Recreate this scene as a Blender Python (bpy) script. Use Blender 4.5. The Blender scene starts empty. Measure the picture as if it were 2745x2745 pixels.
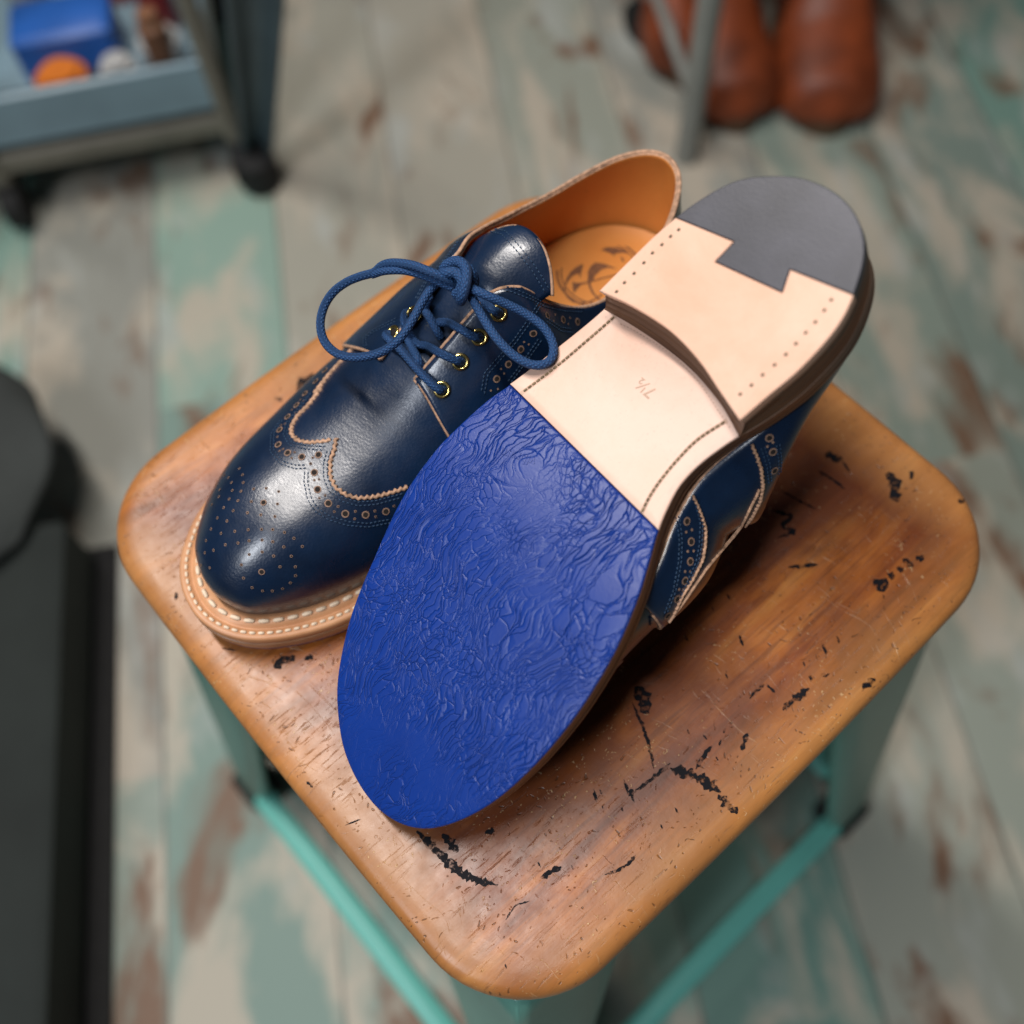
import bpy, bmesh, math, random
import numpy as np
from mathutils import Vector, Matrix, Euler
from mathutils.bvhtree import BVHTree
random.seed(7); rng = np.random.default_rng(7)
sc = bpy.context.scene
COL = sc.collection

# ------------------------------------------------------------------ camera, light, exposure
CAM = np.array([-0.137836, -0.157973, 0.436930]); CROT = (0.457614, 0.033761, -0.731089)
FPX = 2808.17; SPX = 2745.0
FLOOR = -0.65
cd = bpy.data.cameras.new('camera'); cam = bpy.data.objects.new('camera', cd); COL.objects.link(cam)
cam.location = CAM; cam.rotation_euler = CROT
cd.sensor_width = 36; cd.lens = 36 * FPX / SPX; cd.clip_start = .02; cd.clip_end = 60
cd.dof.use_dof = True; cd.dof.focus_distance = .412; cd.dof.aperture_fstop = 4.0; cd.dof.aperture_blades = 0
sc.camera = cam
world = bpy.data.worlds.new('World'); sc.world = world; world.use_nodes = True
bg = world.node_tree.nodes['Background']; bg.inputs[0].default_value = (.80, .86, 1.0, 1); bg.inputs[1].default_value = .035
def area(name, loc, target, sx, sy, power, color):
    l = bpy.data.lights.new(name, 'AREA'); l.shape = 'RECTANGLE'; l.size = sx; l.size_y = sy; l.energy = power; l.color = color
    o = bpy.data.objects.new(name, l); COL.objects.link(o); o.location = loc
    o.rotation_euler = (Vector(target) - Vector(loc)).to_track_quat('-Z', 'Y').to_euler(); return o
area('ceiling_strip_light', (-.14, .75, 1.9), (-.14, .7501, 0), .11, 1.7, 52, (1, .945, .89))
area('side_strip_light', (-1.75, -.15, 2.0), (-.1, -.05, 0), .32, 1.1, 35, (.90, .94, 1))
sc.view_settings.view_transform = 'Standard'; sc.view_settings.look = 'None'
sc.view_settings.exposure = -0.1; sc.view_settings.gamma = 1; sc.view_settings.use_curve_mapping = False

CM = np.array(Euler(CROT).to_matrix())
def ray(px, py):
    d = CM @ np.array([(px - SPX/2)/FPX, -(py - SPX/2)/FPX, -1.0]); return CAM, d/np.linalg.norm(d)
def at(px, py, z):                      # point of the horizontal plane z seen at a photo pixel
    o, d = ray(px, py); return o + d*((z-o[2])/d[2])

# ------------------------------------------------------------------ materials
def new_mat(name):
    m = bpy.data.materials.new(name); m.use_nodes = True
    return m, m.node_tree, m.node_tree.nodes['Principled BSDF']
def N(t, kind, **kw):
    n = t.nodes.new(kind)
    for k, v in kw.items():
        if k in n.inputs.keys() if isinstance(k, str) else False: n.inputs[k].default_value = v
        else: setattr(n, k, v)
    return n
def noise(t, vec, scale, detail=4, rough=.55, dist=0):
    n = t.nodes.new('ShaderNodeTexNoise'); n.inputs['Scale'].default_value = scale; n.inputs['Detail'].default_value = detail
    n.inputs['Roughness'].default_value = rough; n.inputs['Distortion'].default_value = dist
    if vec is not None: t.links.new(vec, n.inputs['Vector'])
    return n
def mapping(t, vec, scale=(1,1,1), rot=(0,0,0), loc=(0,0,0)):
    n = t.nodes.new('ShaderNodeMapping'); n.inputs['Scale'].default_value = scale; n.inputs['Rotation'].default_value = rot
    n.inputs['Location'].default_value = loc; t.links.new(vec, n.inputs['Vector']); return n.outputs[0]
def ramp(t, fac, stops):
    n = t.nodes.new('ShaderNodeValToRGB'); e = n.color_ramp.elements
    while len(e) < len(stops): e.new(.5)
    for el, (p, c) in zip(e, stops):
        el.position = p; el.color = (c, c, c, 1) if not isinstance(c, (tuple, list)) else (*c, 1)
    t.links.new(fac, n.inputs[0]); return n.outputs[0]
def mix(t, fac, a, b, mode='MIX'):
    n = t.nodes.new('ShaderNodeMix'); n.data_type = 'RGBA'; n.blend_type = mode
    for s, v in ((n.inputs[0], fac), (n.inputs[6], a), (n.inputs[7], b)):
        if hasattr(v, 'is_linked') or hasattr(v, 'links'): t.links.new(v, s)
        elif isinstance(v, (int, float)): s.default_value = v
        else: s.default_value = (*v, 1)
    return n.outputs[2]
def math_(t, op, a, b=0.0, c=None):
    n = t.nodes.new('ShaderNodeMath'); n.operation = op
    for s, v in zip(n.inputs, (a, b, c)):
        if v is None: continue
        if hasattr(v, 'links'): t.links.new(v, s)
        else: s.default_value = v
    return n.outputs[0]
def bump(t, bsdf, h, strength, dist, prev=None):
    n = t.nodes.new('ShaderNodeBump'); n.inputs['Strength'].default_value = strength; n.inputs['Distance'].default_value = dist
    t.links.new(h, n.inputs['Height'])
    if prev is not None: t.links.new(prev, n.inputs['Normal'])
    t.links.new(n.outputs[0], bsdf.inputs['Normal']); return n.outputs[0]
def coord(t): return t.nodes.new('ShaderNodeTexCoord').outputs['Object']
def setc(t, bsdf, v):
    if hasattr(v, 'links'): t.links.new(v, bsdf.inputs['Base Color'])
    else: bsdf.inputs['Base Color'].default_value = (*v, 1)

def mat_plain(name, col, rough=.5, var=.25, scale=60, metal=0, bumpk=0, bscale=400):
    m, t, b = new_mat(name); c = coord(t)
    n = noise(t, c, scale, 4)
    lo = tuple(x*(1-var) for x in col); hi = tuple(min(1, x*(1+var)) for x in col)
    setc(t, b, ramp(t, n.outputs[0], [(.3, lo), (.7, hi)]))
    b.inputs['Roughness'].default_value = rough; b.inputs['Metallic'].default_value = metal
    if bumpk:
        bump(t, b, noise(t, c, bscale, 3).outputs[0], bumpk, .0004)
    return m
def mat_navy():
    m, t, b = new_mat('navy_leather'); c = coord(t)
    n = noise(t, c, 28, 5, .6)
    setc(t, b, ramp(t, n.outputs[0], [(.3, (.0025, .010, .030)), (.7, (.0045, .020, .058))]))
    r = ramp(t, noise(t, c, 90, 4).outputs[0], [(.3, .26), (.7, .38)]); t.links.new(r, b.inputs['Roughness'])
    v = t.nodes.new('ShaderNodeTexVoronoi'); v.inputs['Scale'].default_value = 900; t.links.new(c, v.inputs['Vector'])
    f = noise(t, c, 420, 4, .6)
    h = math_(t, 'ADD', v.outputs['Distance'], math_(t, 'MULTIPLY', f.outputs[0], .8))
    cr = noise(t, mapping(t, c, (150, 40, 60)), 1.6, 5, .6, 1.2)
    nb = bump(t, b, h, .22, .00022)
    bump(t, b, cr.outputs[0], .10, .0011, nb)
    b.inputs['Specular IOR Level'].default_value = .62
    b.inputs['Coat Weight'].default_value = .45; b.inputs['Coat Roughness'].default_value = .22
    return m
def mat_blue():
    m, t, b = new_mat('blue_rubber'); c = coord(t)
    def warp(vec, scale, amt, off):
        w = noise(t, mapping(t, vec, loc=off), scale, 2, .5); v = t.nodes.new('ShaderNodeVectorMath'); v.operation = 'SUBTRACT'
        t.links.new(w.outputs['Color'], v.inputs[0]); v.inputs[1].default_value = (.5, .5, .5)
        a = t.nodes.new('ShaderNodeVectorMath'); a.operation = 'MULTIPLY_ADD'; t.links.new(v.outputs[0], a.inputs[0]); a.inputs[1].default_value = (amt, amt, amt); t.links.new(vec, a.inputs[2]); return a.outputs[0]
    c1 = warp(c, 24, .034, (0, 0, 0))
    c2 = warp(c1, 150, .0042, (2, 1, 0))
    def crk(scale, sy_, rot, off, e):
        v = t.nodes.new('ShaderNodeTexVoronoi'); v.feature = 'DISTANCE_TO_EDGE'; v.inputs['Scale'].default_value = scale
        t.links.new(mapping(t, c2, (1, sy_, .2), (0, 0, rot), off), v.inputs['Vector'])
        return ramp(t, v.outputs['Distance'], [(0, 0.0), (e*.4, .55), (e, .92), (e*2.4, 1.0)])
    A = math_(t, 'MULTIPLY', crk(56, 5.2, .45, (1, 2, 0), .06), crk(72, 3.8, .85, (8, 3, 0), .035))
    B = math_(t, 'MULTIPLY', crk(56, 5.2, -.75, (4, 7, 0), .06), crk(72, 3.8, -.35, (9, 9, 0), .035))
    Cc = math_(t, 'MULTIPLY', crk(150, 1.7, 1.6, (3, 5, 0), .06), crk(260, 1.4, .2, (6, 1, 0), .045))
    m1 = ramp(t, noise(t, c, 24, 2).outputs[0], [(.44, 0.0), (.54, 1.0)]); m2 = ramp(t, noise(t, mapping(t, c, loc=(3, 1, 0)), 30, 2).outputs[0], [(.54, 0.0), (.62, 1.0)])
    h = mix(t, m2, mix(t, m1, A, B), Cc)
    flat = ramp(t, noise(t, mapping(t, c, loc=(7, 2, 0)), 21, 2).outputs[0], [(.34, .2), (.50, 1.0)])
    h = mix(t, flat, (1, 1, 1), h)
    low = noise(t, c2, 330, 4, .6)
    fine = noise(t, c, 1300, 3)
    setc(t, b, mix(t, noise(t, c, 40, 3).outputs[0], (.0008, .025, .20), (.0013, .037, .275)))
    b.inputs['Roughness'].default_value = .42; b.inputs['Specular IOR Level'].default_value = .5
    nb = bump(t, b, h, .85, .00040)
    nb = bump(t, b, low.outputs[0], .14, .0005, nb)
    bump(t, b, fine.outputs[0], .20, .00025, nb)
    return m
def mat_veg(name, col, rough=.5):
    m, t, b = new_mat(name); c = coord(t)
    n1 = noise(t, c, 16, 6, .65, .4); n2 = noise(t, c, 900, 2)
    sc_ = noise(t, mapping(t, c, (90, 700, 60), (0, 0, .7)), 1.0, 3, .6, .3)
    d = tuple(x*k for x, k in zip(col, (.90, .80, .73)))
    base = mix(t, ramp(t, n1.outputs[0], [(.35, 0.0), (.65, 1.0)]), d, col)
    base = mix(t, ramp(t, n2.outputs[0], [(.62, 0.0), (.78, .35)]), base, tuple(x*.55 for x in col))
    base = mix(t, ramp(t, sc_.outputs[0], [(.66, 0.0), (.74, .28)]), base, tuple(x*.6 for x in col))
    setc(t, b, base); r = ramp(t, n1.outputs[0], [(.3, rough-.06), (.7, rough+.1)]); t.links.new(r, b.inputs['Roughness'])
    nb = bump(t, b, noise(t, c, 800, 4).outputs[0], .14, .0002); bump(t, b, n1.outputs[0], .1, .002, nb); return m
def mat_edge(name, dark, light, zs=900):
    m, t, b = new_mat(name); c = coord(t)
    n = noise(t, mapping(t, c, (30, 30, zs)), 1.0, 4, .6)
    setc(t, b, ramp(t, n.outputs[0], [(.3, dark), (.7, light)])); b.inputs['Roughness'].default_value = .42
    bump(t, b, n.outputs[0], .15, .0003); return m
def mat_lace():
    m, t, b = new_mat('blue_lace'); uv = t.nodes.new('ShaderNodeTexCoord').outputs['UV']
    ck = []
    for s in (1, -1):
        w = t.nodes.new('ShaderNodeTexWave'); w.inputs['Scale'].default_value = 1.0; w.wave_type = 'BANDS'; w.bands_direction = 'X'
        t.links.new(mapping(t, uv, (.27, .27, 1), (0, 0, s*.9)), w.inputs['Vector']); ck.append(w.outputs['Fac'])
    h = math_(t, 'MULTIPLY', ck[0], ck[1])
    setc(t, b, mix(t, h, (.006, .036, .12), (.018, .092, .25))); b.inputs['Roughness'].default_value = .75
    bump(t, b, h, .7, .0005); return m
def mat_seat():
    m, t, b = new_mat('varnished_wood'); c = coord(t)
    g = noise(t, mapping(t, c, (7, 44, 40)), 1.0, 6, .64, 1.1)
    f = noise(t, mapping(t, c, (28, 420, 60)), 1.0, 4, .6, .2)
    big = noise(t, c, 9, 4, .6, .4)
    col = ramp(t, g.outputs[0], [(.28, (.075, .018, .005)), (.44, (.25, .060, .010)), (.58, (.42, .125, .018)), (.74, (.56, .22, .045))])
    col = mix(t, ramp(t, f.outputs[0], [(.34, .6), (.50, 0.0)]), col, (.13, .035, .009))
    col = mix(t, ramp(t, big.outputs[0], [(.44, 0.0), (.60, .8)]), col, (.13, .034, .012))
    # worn, paler wood round the rim (radius from the middle of the seat)
    sx = t.nodes.new('ShaderNodeSeparateXYZ'); t.links.new(c, sx.inputs[0])
    r = math_(t, 'MAXIMUM', math_(t, 'ABSOLUTE', sx.outputs[0]), math_(t, 'ABSOLUTE', sx.outputs[1]))
    r = math_(t, 'ADD', r, math_(t, 'MULTIPLY', big.outputs[0], .03))
    worn = ramp(t, math_(t, 'MULTIPLY', r, 5.0), [(.70, 0.0), (.82, .55)])
    col = mix(t, worn, col, mix(t, g.outputs[0], (.42, .16, .035), (.66, .34, .12)))
    # short dark splits along the grain, and fine scratches
    sp = noise(t, mapping(t, c, (60, 520, 60), (0, 0, .05)), 1.0, 5, .68, .5); spm = noise(t, mapping(t, c, loc=(1, 8, 0)), 26, 3)
    spl = math_(t, 'MULTIPLY', ramp(t, sp.outputs[0], [(.585, 0.0), (.68, .9)]), ramp(t, spm.outputs[0], [(.40, 0.0), (.66, 1.0)]))
    col = mix(t, math_(t, 'MULTIPLY', spl, .6), col, (.06, .022, .010))
    sr = noise(t, mapping(t, mix(t, .06, c, noise(t, c, 14, 2).outputs['Color']), (760, 45, 60), (0, 0, .5)), 1.0, 3, .55, .9)
    srl = math_(t, 'MULTIPLY', ramp(t, sr.outputs[0], [(.665, 0.0), (.73, .9)]), ramp(t, big.outputs[0], [(.4, 1.0), (.6, .2)]))
    col = mix(t, math_(t, 'MULTIPLY', srl, .4), col, (.68, .45, .24))
    # fine scuffs: pale flakes and dark pits
    v = t.nodes.new('ShaderNodeTexVoronoi'); v.inputs['Scale'].default_value = 190; v.inputs['Randomness'].default_value = 1
    t.links.new(mapping(t, mix(t, .035, c, noise(t, c, 60, 2).outputs['Color']), (1, 1.9, 1), (0, 0, .35)), v.inputs['Vector'])
    pit = ramp(t, v.outputs['Distance'], [(.10, 1.0), (.20, 0.0)])
    sel = ramp(t, noise(t, c, 46, 3).outputs[0], [(.40, 0.0), (.54, 1.0)])
    pits = math_(t, 'MULTIPLY', pit, sel)
    col = mix(t, math_(t, 'MULTIPLY', pits, .75), col, (.07, .03, .014))
    v2 = t.nodes.new('ShaderNodeTexVoronoi'); v2.inputs['Scale'].default_value = 130
    t.links.new(mapping(t, mix(t, .05, c, noise(t, c, 90, 3).outputs['Color']), (1.9, 1, 1), (0, 0, .6), (2, 5, 0)), v2.inputs['Vector'])
    fl = math_(t, 'MULTIPLY', ramp(t, v2.outputs['Distance'], [(.12, 1.0), (.17, 0.0)]), ramp(t, noise(t, mapping(t, c, loc=(5, 0, 0)), 30, 3).outputs[0], [(.46, 0.0), (.56, 1.0)]))
    col = mix(t, math_(t, 'MULTIPLY', fl, .65), col, (.66, .44, .22))
    setc(t, b, col)
    rr = ramp(t, noise(t, c, 120, 4, .6).outputs[0], [(.3, .32), (.7, .45)]); t.links.new(rr, b.inputs['Roughness'])
    b.inputs['Specular IOR Level'].default_value = .6
    nb = bump(t, b, f.outputs[0], .10, .0005)
    nb = bump(t, b, math_(t, 'SUBTRACT', fl, pits), .45, .0006, nb)
    nb = bump(t, b, math_(t, 'SUBTRACT', srl, spl), .35, .0004, nb); bump(t, b, noise(t, c, 260, 5, .65).outputs[0], .16, .0004, nb)
    return m
def mat_ink():
    m, t, b = new_mat('ink_stain'); c = coord(t)
    setc(t, b, (.004, .004, .007)); b.inputs['Roughness'].default_value = .75; b.inputs['Specular IOR Level'].default_value = .25
    a = ramp(t, noise(t, c, 330, 5, .7).outputs[0], [(.40, 0.15), (.50, 1.0)]); t.links.new(a, b.inputs['Alpha']); return m
def mat_floor():
    m, t, b = new_mat('painted_floorboards'); c = coord(t)
    sx = t.nodes.new('ShaderNodeSeparateXYZ'); t.links.new(mapping(t, c, rot=(0, 0, -math.radians(57.6))), sx.inputs[0])
    u, v = sx.outputs[0], sx.outputs[1]
    vi = math_(t, 'FLOOR', math_(t, 'DIVIDE', math_(t, 'ADD', v, 5.06), .165))
    wn = t.nodes.new('ShaderNodeTexWhiteNoise'); wn.noise_dimensions = '1D'; t.links.new(vi, wn.inputs['W'])
    ui = math_(t, 'FLOOR', math_(t, 'ADD', math_(t, 'DIVIDE', u, 1.1), math_(t, 'MULTIPLY', wn.outputs['Value'], 7.0)))
    wn2 = t.nodes.new('ShaderNodeTexWhiteNoise'); wn2.noise_dimensions = '2D'
    cb = t.nodes.new('ShaderNodeCombineXYZ'); t.links.new(vi, cb.inputs[0]); t.links.new(ui, cb.inputs[1]); t.links.new(cb.outputs[0], wn2.inputs['Vector'])
    base = ramp(t, wn2.outputs['Value'], [(0, (.075, .155, .125)), (.25, (.25, .365, .305)), (.45, (.13, .25, .21)), (.6, (.30, .27, .24)), (.8, (.165, .265, .23)), (1, (.37, .35, .29))])
    cb2 = t.nodes.new('ShaderNodeCombineXYZ')
    t.links.new(math_(t, 'ADD', math_(t, 'MULTIPLY', u, .42), math_(t, 'MULTIPLY', wn2.outputs['Value'], 9.0)), cb2.inputs[0]); t.links.new(v, cb2.inputs[1])
    st = cb2.outputs[0]
    n1 = noise(t, st, 10, 5, .6, .5); n2 = noise(t, mapping(t, st, loc=(4, 7, 0)), 11, 5, .6, .6); n3 = noise(t, mapping(t, st, loc=(9, 3, 0)), 15, 3, .55)
    col = mix(t, ramp(t, n1.outputs[0], [(.48, 0.0), (.60, .85)]), base, (.49, .43, .345))
    col = mix(t, ramp(t, n2.outputs[0], [(.54, 0.0), (.64, .95)]), col, (.17, .088, .048))
    col = mix(t, ramp(t, n3.outputs[0], [(.56, 0.0), (.70, .7)]), col, (.42, .44, .41))
    fr = math_(t, 'FRACT', math_(t, 'DIVIDE', math_(t, 'ADD', v, 5.06), .165))
    gap = math_(t, 'LESS_THAN', fr, .02)
    col = mix(t, math_(t, 'MULTIPLY', gap, .6), col, (.06, .06, .05))
    setc(t, b, col); b.inputs['Roughness'].default_value = .55
    bump(t, b, n3.outputs[0], .2, .002); return m

def mat_paint(name, col):
    m, t, b = new_mat(name); c = coord(t)
    base = mix(t, noise(t, c, 9, 4).outputs[0], tuple(x*.8 for x in col), tuple(min(1, x*1.2) for x in col))
    chip = ramp(t, noise(t, c, 75, 5, .7).outputs[0], [(.66, 0.0), (.69, 1.0)])
    setc(t, b, mix(t, chip, base, (.07, .045, .03))); b.inputs['Roughness'].default_value = .38
    bump(t, b, noise(t, c, 140, 3).outputs[0], .12, .0006); return m
M = dict(navy=mat_navy(), blue=mat_blue(), seat=mat_seat(), ink=mat_ink(), lace=mat_lace(), floor=mat_floor(),
    waist=mat_veg('natural_sole_leather', (.79, .555, .45), .42), lift=mat_veg('natural_heel_leather', (.84, .55, .41), .36),
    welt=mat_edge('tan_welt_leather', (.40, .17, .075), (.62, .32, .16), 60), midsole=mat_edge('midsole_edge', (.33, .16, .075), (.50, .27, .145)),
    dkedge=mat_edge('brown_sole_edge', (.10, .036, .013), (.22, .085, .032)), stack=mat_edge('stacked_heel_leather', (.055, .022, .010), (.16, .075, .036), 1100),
    lining=mat_veg('tan_lining_leather', (.60, .225, .048), .42), sock=mat_veg('tan_insole_leather', (.66, .27, .060), .38),
    raw=mat_plain('raw_leather_edge', (.44, .26, .165), .85, .45, 420, 0, .6, 900),
    hole=mat_plain('punched_hole', (.012, .008, .007), .9), holetan=mat_plain('punched_leather', (.27, .165, .115), .8, .3, 500),
    stitch=mat_plain('navy_thread', (.018, .050, .105), .6, .3, 700), wstitch=mat_plain('cream_thread', (.78, .62, .46), .6, .12, 600),
    dkstitch=mat_plain('brown_thread', (.20, .14, .08), .8, .5, 700), brass=mat_plain('brass', (.85, .66, .24), .22, .15, 300, 1),
    rubber=mat_plain('grey_black_rubber', (.050, .050, .064), .42, .35, 30, 0, .12, 900), logo=mat_plain('stamped_leather', (.17, .065, .022), .7, .45, 900),
    mark=mat_plain('stamped_mark', (.55, .36, .26), .6, .15), tealm=mat_paint('teal_painted_steel', (.13, .33, .275)),
    teall=mat_paint('turquoise_painted_steel', (.15, .50, .43)),
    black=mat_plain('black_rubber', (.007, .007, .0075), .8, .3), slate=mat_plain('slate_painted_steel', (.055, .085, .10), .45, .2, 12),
    shelf=mat_plain('blue_grey_steel', (.20, .30, .36), .4, .12, 10), khaki=mat_plain('khaki_steel', (.16, .15, .12), .5, .2, 12),
    bluebox=mat_plain('blue_card', (.02, .11, .42), .45, .2, 10), orange=mat_plain('orange_plastic', (.62, .17, .02), .4, .2, 20),
    white=mat_plain('white_plastic', (.42, .42, .41), .4, .1, 20), red=mat_plain('red_plastic', (.30, .02, .02), .45, .2, 20),
    brown=mat_plain('brown_card', (.22, .10, .05), .6, .2, 20), green=mat_plain('green_plastic', (.01, .09, .06), .4, .2, 20),
    boot=mat_plain('rust_leather', (.18, .036, .009), .5, .45, 22, 0, .3, 200), bootsole=mat_plain('boot_sole', (.09, .05, .025), .7, .2),
    steel=mat_plain('grey_steel_pole', (.24, .25, .23), .4, .12, 12), char=mat_plain('charcoal_laminate', (.016, .021, .019), .85, .25, 8),
    cloth=mat_plain('grey_cloth', (.036, .041, .039), .9, .2, 10))

# ------------------------------------------------------------------ mesh helpers
class MB:
    def __init__(s): s.v = []; s.f = []; s.m = []; s.uv = []
    def add(s, V, F, mi=0, uv=None):
        b = len(s.v); s.v += [tuple(p) for p in V]; s.f += [tuple(i+b for i in f) for f in F]; s.m += [mi]*len(F)
        s.uv += list(uv) if uv is not None else [(0, 0)]*len(V)
    def grid(s, P, mi=0, cu=False, cv=False, flip=False, mask=None):
        P = np.asarray(P); n, k = P.shape[:2]; F = []
        for i in range(n if cu else n-1):
            for j in range(k if cv else k-1):
                if mask is not None and not mask[i][j]: continue
                a, b_, c, d = i*k+j, ((i+1) % n)*k+j, ((i+1) % n)*k+(j+1) % k, i*k+(j+1) % k
                F.append((a, d, c, b_) if flip else (a, b_, c, d))
        s.add(P.reshape(-1, 3), F, mi)
    def tube(s, P, r, seg=10, mi=0, caps=True, flat=1.0):
        P = np.asarray(P, float); n = len(P); R_ = np.full(n, r) if np.isscalar(r) else np.asarray(r)
        T = np.gradient(P, axis=0); T /= np.linalg.norm(T, axis=1)[:, None]+1e-12
        u = np.cross(T[0], (0.13, .2, .97)); u /= np.linalg.norm(u); rows = []; L = np.r_[0, np.cumsum(np.linalg.norm(np.diff(P, axis=0), axis=1))]; uv = []
        for i in range(n):
            u = u - T[i]*(u@T[i]); u /= np.linalg.norm(u); w = np.cross(T[i], u)
            rows.append([P[i] + R_[i]*(u*math.cos(a)+w*math.sin(a)*flat) for a in np.linspace(0, 2*math.pi, seg, endpoint=False)])
            uv += [(L[i], j/seg*2*math.pi*R_[i]) for j in range(seg)]
        V = np.array(rows).reshape(-1, 3); F = []
        for i in range(n-1):
            for j in range(seg):
                F.append((i*seg+j, i*seg+(j+1) % seg, (i+1)*seg+(j+1) % seg, (i+1)*seg+j))
        if caps: F += [tuple(range(seg))[::-1], tuple((n-1)*seg+j for j in range(seg))]
        s.add(V, F, mi, uv)
    def box(s, c, d, mi=0, rot=None, bev=.0):
        c = np.array(c, float); hx, hy, hz = np.array(d)/2
        b = min(bev, hx*.9, hy*.9, hz*.9); V = []
        def ringpts(ax, ay, z): return [(-ax, -ay, z), (ax, -ay, z), (ax, ay, z), (-ax, ay, z)]
        if b > 0:
            rr = []
            for z, e in ((-hz, b), (-hz+b, 0), (hz-b, 0), (hz, b)):
                ax, ay = hx-e, hy-e
                rr.append([(-ax+b, -ay, z), (ax-b, -ay, z), (ax, -ay+b, z), (ax, ay-b, z), (ax-b, ay, z), (-ax+b, ay, z), (-ax, ay-b, z), (-ax, -ay+b, z)])
            k = 8; V = [p for r_ in rr for p in r_]
            F = [(i*k+j, i*k+(j+1) % k, (i+1)*k+(j+1) % k, (i+1)*k+j) for i in range(3) for j in range(k)] + [tuple(range(k))[::-1], tuple(3*k+j for j in range(k))]
        else:
            V = ringpts(hx, hy, -hz)+ringpts(hx, hy, hz)
            F = [(0, 3, 2, 1), (4, 5, 6, 7)] + [(j, (j+1) % 4, 4+(j+1) % 4, 4+j) for j in range(4)]
        V = np.array(V)
        if rot is not None: V = V @ np.array(rot).T
        s.add(V+c, F, mi)
    def disc(s, c, n, r, mi=0, seg=12, asp=1.0):
        n = np.array(n, float); n /= np.linalg.norm(n); u = np.cross(n, (.3, .1, .95)); u /= np.linalg.norm(u); w = np.cross(n, u)
        V = [c]+[c+r*(u*math.cos(a)+w*math.sin(a)*asp) for a in np.linspace(0, 2*math.pi, seg, endpoint=False)]
        s.add(V, [(0, 1+j, 1+(j+1) % seg) for j in range(seg)], mi)
    def ring(s, c, n, r0, r1, mi=0, seg=14):
        n = np.array(n, float); n /= np.linalg.norm(n); u = np.cross(n, (.3, .1, .95)); u /= np.linalg.norm(u); w = np.cross(n, u); V = []
        for r in (r0, r1): V += [c+r*(u*math.cos(a)+w*math.sin(a)) for a in np.linspace(0, 2*math.pi, seg, endpoint=False)]
        s.add(V, [(j, seg+j, seg+(j+1) % seg, (j+1) % seg) for j in range(seg)], mi)
    def capsule(s, a, b, r, n, mi=0, flat=.6):
        a = np.array(a); b = np.array(b); s.tube([a+(b-a)*k for k in (0, .12, .5, .88, 1)], [r*.35, r*.85, r, r*.85, r*.35], 6, mi, True)
    def build(s, name, mats, parent=None, smooth=True, recalc=False, auto=None):
        me = bpy.data.meshes.new(name); me.from_pydata(s.v, [], s.f)
        mats = mats if isinstance(mats, (list, tuple)) else [mats]
        for m in mats: me.materials.append(m)
        me.polygons.foreach_set('material_index', s.m)
        if any(u != (0, 0) for u in s.uv):
            uvl = me.uv_layers.new(name='UVMap'); li = np.zeros(len(me.loops), int); me.loops.foreach_get('vertex_index', li)
            uvl.data.foreach_set('uv', np.array(s.uv, float)[li].ravel())
        me.polygons.foreach_set('use_smooth', [smooth]*len(me.polygons))
        if recalc:
            bm = bmesh.new(); bm.from_mesh(me); bmesh.ops.recalc_face_normals(bm, faces=bm.faces); bm.to_mesh(me); bm.free()
        if auto and smooth: me.set_sharp_from_angle(angle=math.radians(auto))
        me.update()
        o = bpy.data.objects.new(name, me); COL.objects.link(o)
        if parent is not None: o.parent = parent
        return o
def tag(o, label=None, cat=None, group=None, kind=None):
    for k, v in (('label', label), ('category', cat), ('group', group), ('kind', kind)):
        if v: o[k] = v
    return o
def empty(name, loc, rot=(0, 0, 0)):
    o = bpy.data.objects.new(name, None); COL.objects.link(o); o.location = loc; o.rotation_euler = rot; o.empty_display_size = .02; return o
def hermite(xs, ys):
    xs = np.array(xs, float); ys = np.array(ys, float); d = np.gradient(ys, xs)
    def f(x):
        x = np.clip(np.asarray(x, float), xs[0], xs[-1]); i = np.clip(np.searchsorted(xs, x)-1, 0, len(xs)-2)
        h = xs[i+1]-xs[i]; t = (x-xs[i])/h
        return (2*t**3-3*t**2+1)*ys[i]+(t**3-2*t**2+t)*h*d[i]+(-2*t**3+3*t**2)*ys[i+1]+(t**3-t**2)*h*d[i+1]
    return f
def spline(P, n, closed=False):
    P = np.asarray(P, float)
    if closed: Q = np.vstack([P[-1:], P, P[:2]])
    else: Q = np.vstack([2*P[0]-P[1], P, 2*P[-1]-P[-2]])
    out = []
    for i in range(1, len(Q)-2):
        for t in np.linspace(0, 1, 24, endpoint=False):
            p0, p1, p2, p3 = Q[i-1:i+3]
            out.append(.5*(2*p1+(p2-p0)*t+(2*p0-5*p1+4*p2-p3)*t*t+(3*p1-p0-3*p2+p3)*t**3))
    if not closed: out.append(Q[-2])
    return resample(np.array(out), n, closed)
def resample(P, n, closed=False):
    P = np.asarray(P, float)
    if closed: P = np.vstack([P, P[:1]])
    L = np.r_[0, np.cumsum(np.linalg.norm(np.diff(P, axis=0), axis=1))]
    t = np.linspace(0, L[-1], n, endpoint=not closed)
    return np.stack([np.interp(t, L, P[:, k]) for k in range(P.shape[1])], 1)
def inset(P, d):                        # CCW closed outline moved inwards
    T = np.roll(P, -1, 0)-np.roll(P, 1, 0); T /= np.linalg.norm(T, axis=1)[:, None]
    Nn = np.stack([-T[:, 1], T[:, 0]], 1)
    return P + Nn*np.reshape(d, (-1, 1)) if not np.isscalar(d) else P+Nn*d

# ------------------------------------------------------------------ floor
fm = MB(); g = np.linspace(-6, 6, 13); fm.grid(np.array([[(x, y, FLOOR) for y in g] for x in g]), flip=False)
tag(fm.build('floor', M['floor'], recalc=False), kind='structure')

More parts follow.
